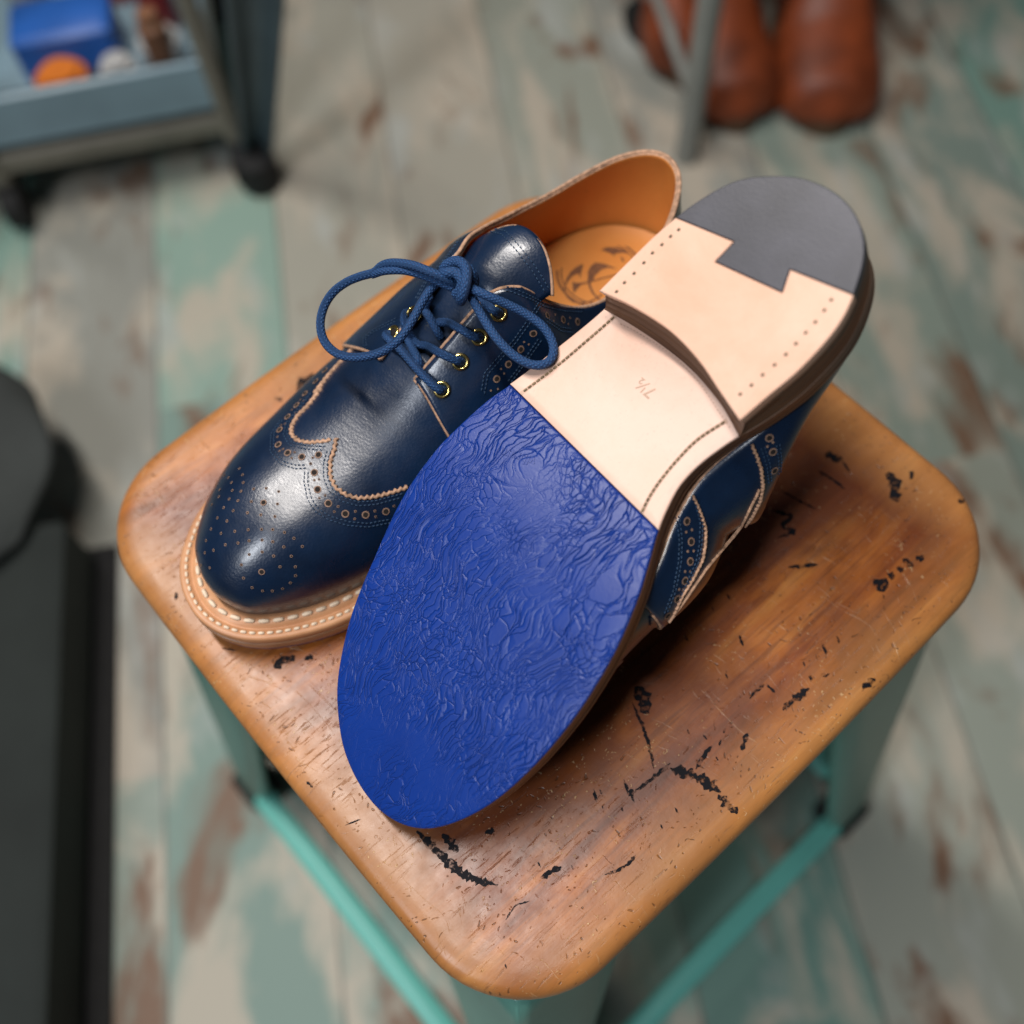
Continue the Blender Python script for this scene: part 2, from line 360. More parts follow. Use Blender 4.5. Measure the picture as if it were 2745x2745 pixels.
# ------------------------------------------------------------------ stool
SA, SRAD, SBOW = .155, .0467, .0028
def seat_outline(ins=0.0, n=220):
    r = max(SRAD-ins*.8, .012); a = SA-ins; pts = []
    for cx, cy, a0 in ((1, -1, -90), (1, 1, 0), (-1, 1, 90), (-1, -1, 180)):
        for k in range(25):
            an = math.radians(a0+90*k/24); pts.append((cx*(a-r)+r*math.cos(an), cy*(a-r)+r*math.sin(an)))
    P = resample(np.array(pts), n, True)
    q = P.copy(); q[:, 0] += np.clip(P[:, 0]/a, 0, 1)*.0030; q[:, 0] += np.sign(P[:, 0])*SBOW*(1-np.clip(P[:, 1]/a, -1, 1)**2)*(np.abs(P[:, 0]) > a*.5)*np.clip((np.abs(P[:, 0])/a-.5)*2, 0, 1)
    q[:, 1] += np.sign(P[:, 1])*SBOW*(1-np.clip(P[:, 0]/a, -1, 1)**2)*(np.abs(P[:, 1]) > a*.5)*np.clip((np.abs(P[:, 1])/a-.5)*2, 0, 1)
    return q
def dish(x, y):
    r = (np.abs(x/.115)**3+np.abs(y/.115)**3)**(1/3); return -.0050*np.clip(1-r**2.2, 0, 1)
def make_stool():
    root = empty('stool', (0, 0, FLOOR))
    Z = -FLOOR
    s = MB(); rings = []
    for k in np.linspace(0.02, .9, 12):
        o = seat_outline(.012)*k; rings.append(np.c_[o, dish(o[:, 0], o[:, 1])])
    for ins, z in ((.010, -.0000), (.0065, -.0003), (.0042, -.0009), (.0025, -.0019), (.0012, -.0034), (.0004, -.0055), (.0002, -.0080), (.0002, -.0125), (.0012, -.0150), (.003, -.0162), (.03, -.0168)):
        o = seat_outline(ins); rings.append(np.c_[o, np.full(len(o), z)])
    s.grid(np.array(rings)+np.array([0, 0, Z]), cv=True, flip=False)
    c = len(s.v); s.add([(0, 0, Z+dish(0, 0))], []); s.f += [(c, i, (i+1) % 220) for i in range(220)]; s.m += [0]*220
    seat = s.build('seat', M['seat'], root, recalc=True)
    # steel rim under the wood
    a = MB(); rr = []
    for ins, z in ((.0065, -.0170), (.0055, -.019), (.0045, -.036), (.0055, -.040), (.009, -.041), (.009, -.019)):
        o = seat_outline(ins); rr.append(np.c_[o, np.full(len(o), z+Z)])
    a.grid(np.array(rr), cv=True); a.build('rim', M['tealm'], root, recalc=True, auto=40)
    fold = lambda z: .139+.13*abs(z)
    for sx, sy in ((-1, 1), (-1, -1), (1, -1), (1, 1)):
        m = MB(); rows = []
        for z in np.linspace(-.030, FLOOR+.02, 14):
            k = (abs(z)-.03)/(.6); f = fold(z); w = .078*(1-k)+.042*k
            sec = []
            for t in (1.0, .97, .75, .5, .25, .1, .03): sec.append((f-w*t, f - (.004 if t < 1 else .010)*(1 if t > .96 else .3)))
            sec.append((f-.002, f-.002))
            sec2 = [(q[1], q[0]) for q in sec[:-1]][::-1]
            rows.append([(sx*p[0], sy*p[1], z+Z) for p in sec+sec2])
        m.grid(np.array(rows)); leg = m.build('leg', M['tealm'], root, recalc=True)
        md = leg.modifiers.new('t', 'SOLIDIFY'); md.thickness = .0025; md.offset = 0
        fo = fold(FLOOR)-.016; ft = MB(); ft.box((sx*fo, sy*fo, .012), (.040, .040, .024), bev=.004); ft.build('rubber_foot', M['black'], leg)
    zb = -.575; fb = fold(zb)-.006
    for k in range(4):
        m = MB(); an = k*math.pi/2; rot = np.array(Matrix.Rotation(an, 3, 'Z'))
        m.box((0, 0, 0), (2*fb-.062, .020, .013), bev=.005); V = (np.array(m.v)+np.array([0, -fb, zb+Z]))@rot.T; m.v = [tuple(p) for p in V]
        m.build('footrest_bar', M['teall'], root, auto=40)
    tag(root, 'teal steel stool with a worn varnished wooden seat splashed with dark marks', 'stool')
    return root, seat
stool, seat = make_stool()
bpy.context.view_layer.update()
def bvh_of(objs):
    dg = bpy.context.evaluated_depsgraph_get(); V = []; F = []
    for o in objs:
        e = o.evaluated_get(dg); me = e.to_mesh(); b = len(V); mw = o.matrix_world
        V += [mw@v.co for v in me.vertices]; F += [tuple(i+b for i in p.vertices) for p in me.polygons]; e.to_mesh_clear()
    return BVHTree.FromPolygons(V, F)
def hits(bv, pts, off=0.0):
    out = []
    for px, py in pts:
        o, d = ray(px, py); h = bv.ray_cast(Vector(o), Vector(d))
        if h[0] is None: continue
        n = h[1]
        if n.dot(Vector(d)) > 0: n = -n
        out.append((np.array(h[0]+n*off), np.array(n)))
    return out
# ink marks and stains on the seat (each a thin irregular blot lying on the wood)
def crop(ox, oy, k, L): return [(ox+k*a, oy+k*b) for a, b in L]
A5 = (1600, 1100, .5694); AB = (1100, 2100, .8515); A2 = (430, 980, .4141); A6 = (300, 1500, .5176)
INK = [(A5, [(1075, 205), (1155, 240)], 30), (A5, [(1155, 240), (1190, 290)], 8), (A5, [(1040, 285), (1110, 325), (1170, 375)], 9), (A5, [(870, 380), (950, 425), (1030, 465)], 8),
 (A5, [(830, 470), (920, 500), (870, 540), (930, 575), (850, 600)], 15), (A5, [(1365, 295), (1400, 340), (1400, 395), (1420, 430)], 40), (A5, [(1487, 285), (1475, 325)], 15),
 (A5, [(1695, 425), (1730, 430)], 16), (A5, [(1500, 690), (1540, 702)], 20), (A5, [(1440, 700), (1490, 735)], 22), (A5, [(1410, 735), (1440, 760)], 18), (A5, [(1368, 768), (1400, 790)], 22),
 (A5, [(1300, 800), (1340, 820), (1350, 855)], 42), (A5, [(1350, 878)], 10), (A5, [(1352, 932)], 10), (A5, [(1135, 1080)], 15), (A5, [(1070, 1120)], 22), (A5, [(1035, 1165)], 11), (A5, [(975, 1195)], 11),
 (A5, [(1005, 1258)], 19), (A5, [(1095, 1240), (1062, 1255)], 9), (A5, [(1000, 1310), (940, 1350), (875, 1412)], 24), (A5, [(790, 1290), (735, 1335), (720, 1358)], 12), (A5, [(800, 1290), (838, 1330)], 12),
 (A5, [(710, 1520), (680, 1600)], 19), (A5, [(540, 1580), (500, 1630), (465, 1690)], 14), (A5, [(605, 1495), (595, 1520)], 7), (A5, [(585, 1550), (575, 1580)], 7), (A5, [(500, 1530), (520, 1550)], 5), (A5, [(560, 1630), (570, 1650)], 6),
 (A5, [(165, 1375), (215, 1480), (248, 1590), (268, 1690)], 12), (A5, [(185, 1300), (240, 1430)], 46), (A5, [(345, 1660), (290, 1710), (230, 1760), (180, 1790)], 14), (A5, [(140, 1775)], 24), (A5, [(168, 1828)], 17),
 (A5, [(345, 1685), (400, 1700), (470, 1730), (540, 1768), (582, 1800)], 32), (A5, [(570, 1810), (620, 1860), (660, 1900)], 26), (A5, [(430, 1515)], 11), (A5, [(610, 1250)], 11), (A5, [(20, 1800)], 13), (A5, [(120, 1875)], 9),
 (A5, [(375, 1885)], 13), (A5, [(1250, 1310), (1310, 1265)], 20), (A5, [(420, 1070)], 17), (A5, [(620, 880)], 14), (A5, [(900, 740), (1040, 725)], 14), (A5, [(690, 1110), (670, 1060)], 9), (A5, [(545, 935)], 10),
 (AB, [(20, 150), (60, 190), (110, 240), (160, 280), (210, 302), (275, 322)], 20), (AB, [(100, 160), (150, 215)], 22), (AB, [(235, 157), (265, 150)], 14), (AB, [(405, 255)], 8), (AB, [(410, 298), (440, 280), (475, 262)], 13),
 (AB, [(612, 288), (660, 270), (690, 250), (710, 225)], 8), (AB, [(300, 430), (330, 385), (375, 370)], 4), (AB, [(580, 35)], 15), (AB, [(692, 18), (700, 40)], 16), (AB, [(665, 80)], 8), (AB, [(605, 75)], 5), (AB, [(790, 135)], 8),
 (AB, [(300, 575)], 7), (AB, [(510, 265)], 7), (A2, [(880, 160), (990, 50)], 36), (A2, [(560, 240)], 11), (A2, [(740, 210), (790, 225)], 12), (A6, [(840, 560), (900, 520), (950, 500)], 36), (A6, [(1000, 520), (1040, 500)], 18),
 (A6, [(335, 170), (330, 210)], 11), (A6, [(570, 460), (640, 470)], 7), (A6, [(1010, 1150), (1040, 1180)], 8), (A6, [(1210, 1375), (1290, 1345)], 5)]
sb = bvh_of([seat]); im = MB()
for (ox, oy, k), L, w in INK:
    P = np.array(crop(ox, oy, k, L), float); w = w*k*1.3
    if len(P) == 1: P = P+np.array([[-.25*w, .1*w], [.25*w, -.1*w]]); w *= 1.5
    n = max(6, int(np.linalg.norm(np.diff(P, axis=0), axis=1).sum()/6)); P = resample(P, n)
    T = np.gradient(P, axis=0); T /= np.linalg.norm(T, axis=1)[:, None]+1e-9; Nn = np.stack([-T[:, 1], T[:, 0]], 1)
    t = np.linspace(0, 1, n); prof = np.clip(np.sin(np.pi*np.clip(t, .03, .97))*2.2, .25, 1)
    rows = []
    for sgn in (-1, -.4, .4, 1):
        q = P+Nn*(sgn*w/2*prof*(1+.35*rng.normal(size=n)*(abs(sgn) == 1)))[:, None]; rows.append(q)
    ok = True; R3 = []
    for r_ in rows:
        h = hits(sb, r_, .00018)
        if len(h) < n: ok = False; break
        R3.append([p for p, _ in h])
    if ok: im.grid(np.array(R3)-np.array([0, 0, FLOOR]), flip=True)
im.build('ink_marks', M['ink'], seat, smooth=True)

# ------------------------------------------------------------------ shoe geometry (millimetres; x heel to toe, y towards the outer side, z up)
OUT = spline(np.array([(6.5,-5.8),(8.0,-17),(13.3,-26.8),(22.8,-33.4),(38,-37.6),(56,-36.6),(71,-32.8),(84.7,-27.4),(90.5,-25.3),(100.5,-22.8),(110.4,-22.4),(119.5,-24.6),(127,-27.4),(137.3,-32.6),(149.8,-38.4),(165.6,-43.4),(180.8,-45.9),(199.3,-47.1),(219.5,-46),(240.3,-42),(258.2,-34.8),(271.2,-25.9),(278.9,-15.2),(281.9,-3.2),(280.1,9.9),(274.1,22.2),(264,32.6),(253,40.2),(235.6,47.6),(221.3,51.8),(206.1,55),(196.3,57.2),(186.5,59.2),(174.1,60.6),(156.8,61),(148.5,60.5),(131.2,58.4),(120.4,55.6),(110.5,53.2),(97.3,50),(86.9,47.2),(76.5,44.4),(62,41.3),(49,38.2),(34,33.3),(21,25.6),(12.5,15.6),(7.8,5.5)]), 280, True)
def bz(x):                                # height of the sole's underside above the ground
    s = np.asarray(x, float)/277.8*.295
    toe = np.clip((s-.21)/.085, 0, None)**2*9; w = np.clip((.185-s)/.10, 0, 1); return toe+w*w*(3-2*w)*16
def side_fun(P):
    it = int(np.argmax(P[:, 0])); ih = int(np.argmin(P[:, 0])); n = len(P)
    med = P[[(ih+k) % n for k in range((it-ih) % n+1)]]; lat = P[[(it+k) % n for k in range((ih-it) % n+1)]][::-1]
    f = lambda Q: (lambda x: np.interp(x, np.maximum.accumulate(Q[:, 0]), Q[:, 1]))
    return f(lat), f(med)
LATO, MEDO = side_fun(OUT)
dm = np.interp(OUT[:, 0], [0, 60, 85, 115, 135, 165, 200, 240, 262, 283], [4.2, 3.5, .5, -1, .5, 5, 9.5, 12.0, 12.4, 12.2]); dl = np.interp(OUT[:, 0], [0, 60, 110, 150, 200, 240, 262, 283], [4.5, 6.5, 8.5, 8.5, 8.5, 10.5, 12.2, 12.2])
FEA = inset(OUT, np.where(OUT[:, 1] < -3, dm, dl)); FEA = resample(FEA, 260, True)
LATF, MEDF = side_fun(FEA); XT = FEA[:, 0].max(); XH = FEA[:, 0].min()
WELT = 12.0
RIDGE = hermite([80, 100, 112, 127, 142, 157, 170, 182, 195, 210, 225, 240, 250, 275], [112, 104, 98, 90.5, 81.5, 73, 67, 62.5, 59, 56, 54, 52.5, 51.5, 49])
RS = hermite([80, 100, 118, 142, 160, 180, 200, 225, 275], [-8, -9, -8.5, -7, -6, -4.5, -3, -1, 0])
EXN = hermite([80, 130, 160, 190, 220, 245, 275], [1.08, 1.05, 1.0, .93, .86, .82, .80])
EXB = 0.0
def last(x, ph):                          # the closed upper: station x, angle ph (0 outer feather .. pi inner feather)
    x = np.asarray(x, float); ph = np.asarray(ph, float)
    la, me = LATF(x), MEDF(x); yc = (la+me)/2; w = np.maximum((la-me)/2, .02); zf = bz(x)+WELT-.5
    D = 44.0; m_ = 2.7; tt = np.clip((x-(XT-D))/D, 0, 1); clo = (1-tt**m_)**(1/m_)
    h = (RIDGE(x)-zf)*clo; e = EXN(x)
    C = np.cos(ph); S = np.clip(np.sin(ph), 0, 1)
    y = np.sign(C)*np.abs(C)**e; z = S**e
    BM = np.where(C < 0, 3.4+(11.5+EXB*12)*np.exp(-((x-130)/28)**2)+1.5*np.exp(-((x-235)/30)**2), 3.4+4.2*np.exp(-((x-226)/34)**2)); yy = yc+w*y+RS(x)*z**1.3+np.sign(C)*BM*z*(1-z)*np.minimum(1, w/18)*2.0*np.abs(C)
    xx = x+2.6*np.clip((x-(XT-40))/40, 0, 1)**1.5*np.exp(-((h*z-15)/8.5)**2)*np.clip(h*z/6, 0, 1)
    return np.stack([xx, yy, zf+h*z], -1)
def last_n(x, ph):
    a = last(x+.3, ph)-last(x-.3, ph); b = last(x, ph+.01)-last(x, ph-.01); n = np.cross(b, a)
    return n/(np.linalg.norm(n, axis=-1)[..., None]+1e-9)
TOPM = [(120.5,-6.3,97.5),(114.5,-9.8,97),(107.5,-14.3,91),(98.5,-18.8,79),(86.5,-22.3,67.5),(73.5,-24.3,62),(57.5,-24.8,61.5),(40.1,-22.3,64.5),(23.1,-16.3,70),(11.4,-7.8,75.5),(7.1,2.7,77.5),(10.3,12.7,77),(20.9,21.2,75),(37.9,26.2,73),(56.5,28.2,73),(72.5,27.7,77),(85.5,25.2,83),(97.5,23.2,88.5),(106.5,20.7,91.5),(114.5,16.7,91)]
def quarter_cols(rows=30):
    t = np.linspace(0, 1, rows)
    fp = lambda u, xt, ye, sgn: None
    def front(sgn, k):                    # k 0 at the facing top .. 1 at the throat; sgn -1 inner, +1 outer
        xf = 118+34*k
        xt, ye = (120.5+39*k, -6.3+.6*k) if sgn < 0 else (114.5+48*k, 16.7-4.5*k)
        xs = xf+(xt-xf)*t**1.4+7*k*np.sin(np.pi*t)**1.3
        phs = np.linspace(.6, 2.6, 500); P = last(np.full(500, xs[-1]), phs); i = np.argmin(np.abs(P[:, 1]-ye)); pe = phs[i]
        ph = pe*t if sgn > 0 else np.pi-(np.pi-pe)*t
        ph = np.clip(ph, .004, np.pi-.004)
        return last(xs, ph)+last_n(xs, ph)*(2.3*np.clip(t*5, .3, 1))[:, None]
    kf = np.linspace(1, 0, 26)
    inner = [front(-1, k) for k in kf]; outer = [front(1, k) for k in kf[::-1]]
    n = len(FEA); ih = int(np.argmin(FEA[:, 0]))
    im_ = [i for i in range(n) if FEA[i, 1] < -8 and FEA[i, 0] < 118]; il = [i for i in range(n) if FEA[i, 1] > 8 and FEA[i, 0] < 118]
    seq = np.vstack([[(118, MEDF(118))], FEA[im_][::-1] if FEA[im_][0, 0] < FEA[im_][-1, 0] else FEA[im_]])
    mid = FEA[[(ih+k) % n for k in range(-14, 15)]]; mid = mid[(np.abs(mid[:, 1]) <= 8)]; mid = mid[np.argsort(mid[:, 1])]
    la_ = FEA[il]; la_ = la_ if la_[0, 0] < la_[-1, 0] else la_[::-1]
    F = resample(np.vstack([seq, mid, la_, [(118, LATF(118))]]), 110)
    T = spline(np.array(TOPM, float), 110); T[0] = inner[-1][-1]; T[-1] = outer[0][-1]
    for k in range(1, 6):
        T[k] = T[k]+(inner[-1][-1]-np.array(TOPM[0]))*(1-k/6); T[-1-k] = T[-1-k]+(outer[0][-1]-np.array(TOPM[-1]))*(1-k/6)
    Tg = np.gradient(F, axis=0); Tg /= np.linalg.norm(Tg, axis=1)[:, None]; No = np.stack([Tg[:, 1], -Tg[:, 0]], 1)
    if No[55, 0] > 0: No = -No
    cols = []
    for i in range(110):
        f3 = np.array([*F[i], bz(F[i, 0])+WELT-.5]); o3 = np.array([*No[i], 0]); h = T[i, 2]-f3[2]
        heel = math.exp(-((F[i, 0]-XH)/22)**2)
        wm = math.exp(-((F[i, 0]-100)/34)**2)*(F[i, 1] < 0); p1 = f3+o3*(3.6+1.4*heel+(15.0+7*EXB)*wm)+np.array([0, 0, h*.36]); p2 = T[i]+o3*(4.0-2.0*heel+(15.0+7*EXB)*wm)-np.array([0, 0, h*.40])
        tt = t[:, None]; cols.append((1-tt)**3*f3+3*(1-tt)**2*tt*p1+3*(1-tt)*tt**2*p2+tt**3*T[i])
    d0 = inner[-1]-cols[0]; d1 = outer[0]-cols[-1]
    for i in range(110):
        a = max(0, 1-i/24); b_ = max(0, 1-(109-i)/24); a = a*a*(3-2*a); b_ = b_*b_*(3-2*b_); cols[i] = cols[i]+d0*a+d1*b_
    return np.array(inner[:-1]+cols+outer[1:]), 25
QC, NFR = quarter_cols()

def midy(P, xs):
    ys = []
    for x in xs:
        c = []
        for i in range(len(P)):
            a, b = P[i], P[(i+1) % len(P)]
            if (a[0]-x)*(b[0]-x) <= 0 and a[0] != b[0]: c.append(a[1]+(b[1]-a[1])*(x-a[0])/(b[0]-a[0]))
        ys.append((min(c)+max(c))/2 if c else P[:, 1].mean())
    return np.array(ys)
def slab_rings(P, prof, R=8):
    # prof: list of (inset, z function) from the bottom edge over the side to the top edge; both caps are filled towards a spine
    x0, x1 = P[:, 0].min(), P[:, 0].max(); m_ = min(24, (x1-x0)*.36); rings = []
    def spine(Q):
        xs = np.clip(Q[:, 0], x0+m_, x1-m_); return np.c_[xs, midy(P, xs)]
    def cap(ins, zf, order):
        Q = inset(P, ins); S_ = spine(Q); out = []
        for k in order:
            q = S_+(Q-S_)*k; out.append(np.c_[q, zf(q)])
        return out
    rings += cap(*prof[0], np.linspace(0, 1, R, endpoint=False))
    for ins, zf in prof:
        Q = inset(P, ins); rings.append(np.c_[Q, zf(Q)])
    rings += cap(*prof[-1], np.linspace(0, 1, R, endpoint=False)[::-1])
    return np.array(rings)
def flat_slab(mb, P, prof):
    from mathutils.geometry import tessellate_polygon
    R_ = [np.c_[inset(P, i), np.full(len(P), z)] for i, z in prof]; mb.grid(np.array(R_), cv=True)
    for r_ in (R_[0], R_[-1]): mb.add(r_, [tuple(f) for f in tessellate_polygon([[Vector((p[0], p[1], 0)) for p in r_]])])
def keep_corners(P, d): return P
zoff = lambda d: (lambda Q: bz(Q[:, 0])+d)
def seg_outline(i0x, i1x, bridge):       # outline of a piece of the sole: outer curve inside an x range plus a bridging line
    pass
def corners(parts, n=220):               # closed outline kept sharp where its parts meet
    tot = sum(np.linalg.norm(np.diff(p, axis=0), axis=1).sum() for p in parts); out = []
    for p in parts:
        L = np.linalg.norm(np.diff(p, axis=0), axis=1).sum(); k = max(4, int(n*L/tot)); out.append(resample(p, k+1)[:-1])
    return np.vstack(out)
def outline_between(pm, pl, front):
    n = len(OUT); jm = int(np.argmin(np.linalg.norm(OUT-np.array(pm), axis=1))); jl = int(np.argmin(np.linalg.norm(OUT-np.array(pl), axis=1)))
    if front: idx = [(jm+k) % n for k in range((jl-jm) % n+1)]
    else: idx = [(jl+k) % n for k in range((jm-jl) % n+1)]
    return OUT[idx]
BL_M, BL_L = (126.9, -27.4), (120.4, 55.4)
fr = outline_between(BL_M, BL_L, True); FORE = corners([fr, np.array([fr[-1], fr[0]])])
br = outline_between(BL_M, BL_L, False)
BRE = spline(np.array([(80.0, -29.2), (76.0, -17.1), (71.8, -4.3), (69.4, 10.7), (70.1, 28.0), (72.4, 42.0)]), 30)
hl = spline(np.array([(72.4,42),(60,39.6),(45,36.4),(30,31.6),(16.5,23.9),(8.8,14.0),(4.3,4),(3.1,-7.2),(5.4,-17.4),(11.4,-26),(20.5,-31.6),(35.7,-35.9),(53.5,-35.1),(69,-31.6),(80,-29.2)]), 150)
BRB = spline(np.array([(84.8,-27.6),(81.6,-20.5),(78.9,-13.1),(76.0,0),(75.0,13.7),(75.3,29.8),(76.6,43.9)]), 30)
hb = outline_between(BRB[0], BRB[-1], False); hb = np.vstack([BRB[-1:], hb[1:-1], BRB[:1]])
two = lambda a, b: np.vstack([resample(a, 151)[:-1], resample(b, 51)[:-1]])
HEEL = two(hl, BRE); HEELB = two(hb, BRB)
BR2 = BRE+np.array([1.5, 0]); BR2[0] += (3.0, -.2); BR2[-1] += (2.0, .4)
wa = np.vstack([br, ]); WAIST = corners([br, np.array([br[-1], br[0]])])
DOV = np.array([(36.4, 34.7), (33.1, 10.8), (42.0, 12.1), (38.4, -14.1), (30.9, -11.4), (27.4, -34.3)])
def split_heel():
    global hl
    jl = int(np.argmin(np.linalg.norm(hl-DOV[0], axis=1))); jm = int(np.argmin(np.linalg.norm(hl-DOV[-1], axis=1)))
    back = hl[jl:jm+1]; D = DOV.copy(); D[0] = back[0]; D[-1] = back[-1]
    segs = [np.array([D[i+1], D[i]]) for i in range(4, -1, -1)]
    rub = corners([back]+segs, 200)
    lea = corners([hl[jm:], BRE, hl[:jl+1]]+[s[::-1] for s in segs[::-1]], 240)
    return rub, lea
RUB, LEA = split_heel()

class Shoe:
    def __init__(s, name, side, sc_, mat, label, visible_sole):
        s.side = side; s.k = sc_/1000; s.root = empty(name, (0, 0, 0)); s.root.matrix_world = mat
        tag(s.root, label, 'shoe', 'pair of navy brogue shoes on the stool'); s.mw = mat; s.inv = mat.inverted()
    def T(s, P): P = np.asarray(P, float); return P*np.array([s.k, s.k*s.side, s.k])
    def part(s, mb, name, mats, parent=None, **kw):
        if not mb.v: print('EMPTY', name); return None
        mb.v = [tuple(p) for p in s.T(np.array(mb.v))]
        if s.side < 0: mb.f = [f[::-1] for f in mb.f]
        return mb.build(name, mats, parent or s.root, **kw)
    def loc(s, w): return np.array(s.inv@Vector(w))/np.array([s.k, s.k*s.side, s.k])
    def locn(s, n): v = np.array(s.inv.to_3x3()@Vector(n))*np.array([1, s.side, 1]); return v/np.linalg.norm(v)
    def upper(s):
        nx = 190; a = np.linspace(0, 1, nx); xs = 153+(XT-153)*np.sin(a*np.pi/2)**1.0; ph = np.linspace(.003, np.pi-.003, 130)
        X, PH = np.meshgrid(xs, ph, indexing='ij'); G = last(X, PH); s.VG = G; s.VN = np.cross(np.gradient(G, axis=0), np.gradient(G, axis=1)); s.VN /= np.linalg.norm(s.VN, axis=2)[..., None]+1e-9; s.VN[-7:] = s.VN[-8]
        m = MB(); m.grid(G, flip=False); s.vamp = s.part(m, 'vamp', [M['navy']], recalc=False)
        # make normals point outwards
        m = MB(); m.grid(QC); s.quarters = s.part(m, 'quarters', [M['navy'], M['lining'], M['raw']])
        md = s.quarters.modifiers.new('thickness', 'SOLIDIFY'); md.thickness = 2.5*s.k; md.offset = -1; md.material_offset = 1; md.material_offset_rim = 2; md.use_even_offset = True
        Nq = np.cross(np.gradient(QC, axis=0), np.gradient(QC, axis=1)); Nq /= np.linalg.norm(Nq, axis=2)[..., None]+1e-9
        if Nq[60, 12] @ (QC[60, 12]-np.array([60, 5, 60])) < 0: Nq = -Nq
        Ci = QC-Nq*.75; m = MB()
        m.tube(resample(Ci[:, -1], 260), .85, 8, 0); m.tube(resample(Ci[0, 3:], 40), .8, 8, 0); m.tube(resample(Ci[-1, 3:], 40), .8, 8, 0)
        s.part(m, 'raw_edge', [M['raw']], s.quarters)
        # tongue
        rows = []
        for x in np.linspace(166, 118, 14):
            phs = np.linspace(.3, 2.84, 400); P = last(np.full(400, x), phs); sel = np.interp(np.linspace(-21, 21, 27), -P[:, 1]+1.5, phs)
            uu = np.linspace(-1, 1, 27); q = last(np.full(27, x), sel)-last_n(np.full(27, x), sel)*(1.8+5.0*np.clip((166-x)/12, 0, 1)*(1-uu**2)*np.clip((x-112)/14, .35, 1))[:, None]; rows.append(q)
        base = rows[-1]; yy = np.linspace(21, -21, 27)
        for k in np.linspace(.12, 1, 12):
            u = yy/21; xt = 118-(27-8*u**2)*k
            tgt = np.c_[118-(27-8*np.abs(u)**2.4)*np.ones(27), yy*.98, 99.0-13*np.abs(u)**2.0]
            h1 = base+np.array([-20, 0, 9.5]); kk = k
            rows.append((1-kk)**2*base+2*kk*(1-kk)*h1*.5+2*kk*(1-kk)*.5*(base*.4+tgt*.6+np.array([0, 0, 2]))+kk**2*tgt)
        m = MB(); m.grid(np.array(rows), flip=True); s.tongue = s.part(m, 'tongue', [M['navy'], M['lining'], M['raw']])
        md = s.tongue.modifiers.new('thickness', 'SOLIDIFY'); md.thickness = 2.2*s.k; md.offset = -1; md.material_offset = 1; md.material_offset_rim = 2
        s.TR = np.array(rows); m = MB(); m.tube(resample(s.TR[-1]+np.array([.4, 0, -.8]), 50), .8, 8, 0); s.part(m, 'raw_tongue_edge', [M['raw']], s.tongue)
    def sole(s):
        m = MB(); m.grid(slab_rings(FORE, [(1.0, zoff(0)), (.45, zoff(.15)), (.25, zoff(.5)), (.25, zoff(1.3))]), cv=True); s.fore = s.part(m, 'rubber_half_sole', M['blue'], recalc=True, auto=50)
        m = MB(); m.grid(slab_rings(WAIST, [(.7, zoff(0)), (.2, zoff(.2)), (.05, zoff(.6)), (.05, zoff(1.3))]), cv=True, mi=0); s.waist = s.part(m, 'leather_waist', M['waist'], recalc=True, auto=50)
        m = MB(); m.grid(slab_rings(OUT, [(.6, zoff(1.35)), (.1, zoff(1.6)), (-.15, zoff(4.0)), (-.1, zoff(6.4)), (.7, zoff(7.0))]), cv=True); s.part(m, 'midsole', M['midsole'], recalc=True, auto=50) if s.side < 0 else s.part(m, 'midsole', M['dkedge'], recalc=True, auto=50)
        W0 = WELT
        prof = [(.9, zoff(7.02)), (.2, zoff(7.4)), (-.1, zoff(8.6)), (.1, zoff(W0-1.2)), (.6, zoff(W0-.4)), (1.4, zoff(W0-.1)), (4.3, zoff(W0-.1)), (4.9, zoff(W0-.8)), (5.5, zoff(W0-.5)), (6.2, zoff(W0+.7)), (8.2, zoff(W0+1.1)), (10.5, zoff(W0+1.2)), (13, zoff(W0+.6)), (15.5, zoff(W0-.4))]
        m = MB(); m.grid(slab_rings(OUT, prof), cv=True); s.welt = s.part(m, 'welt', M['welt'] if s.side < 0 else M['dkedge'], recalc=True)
        m = MB(); z1 = lambda d: (lambda Q: np.full(len(Q), d))
        for k, ins in ((.0, .7), (0, .15), (.2, .55), (.35, .1), (.62, .45), (.66, .05), (.97, .1), (1, .1)):
            pass
        lev = [(0, .5, 6.1), (.02, .05, 6.6), (.28, .05, 9.6), (.30, .35, 9.9), (.33, .05, 10.2), (.62, .05, 13.2), (.64, .35, 13.4), (.67, .05, 13.7), (1, .0, 16.1)]
        R_ = []
        for k, ins, z in lev: Q = inset(HEEL+(HEELB-HEEL)*k, ins); R_.append(np.c_[Q, np.minimum(np.full(len(Q), z), bz(Q[:, 0])+(.1 if z > 16 else -(16.1-z)*.98))] if z > 16 else np.c_[Q, np.full(len(Q), z)])
        m.grid(np.array(R_), cv=True); s.heel = s.part(m, 'heel_stack', M['stack'], recalc=True, auto=50)
        m = MB(); flat_slab(m, LEA, [(.45, 0), (.12, .18), (.0, .6), (.05, 6.05)]); s.lift = s.part(m, 'leather_lift', [M['lift'], M['hole'], M['waist']], s.heel, recalc=True, auto=45)
        m = MB(); flat_slab(m, RUB, [(.45, -.05), (.15, .15), (.05, .6), (.1, 6.05)]); s.part(m, 'rubber_lift', M['rubber'], s.heel, recalc=True, auto=45)
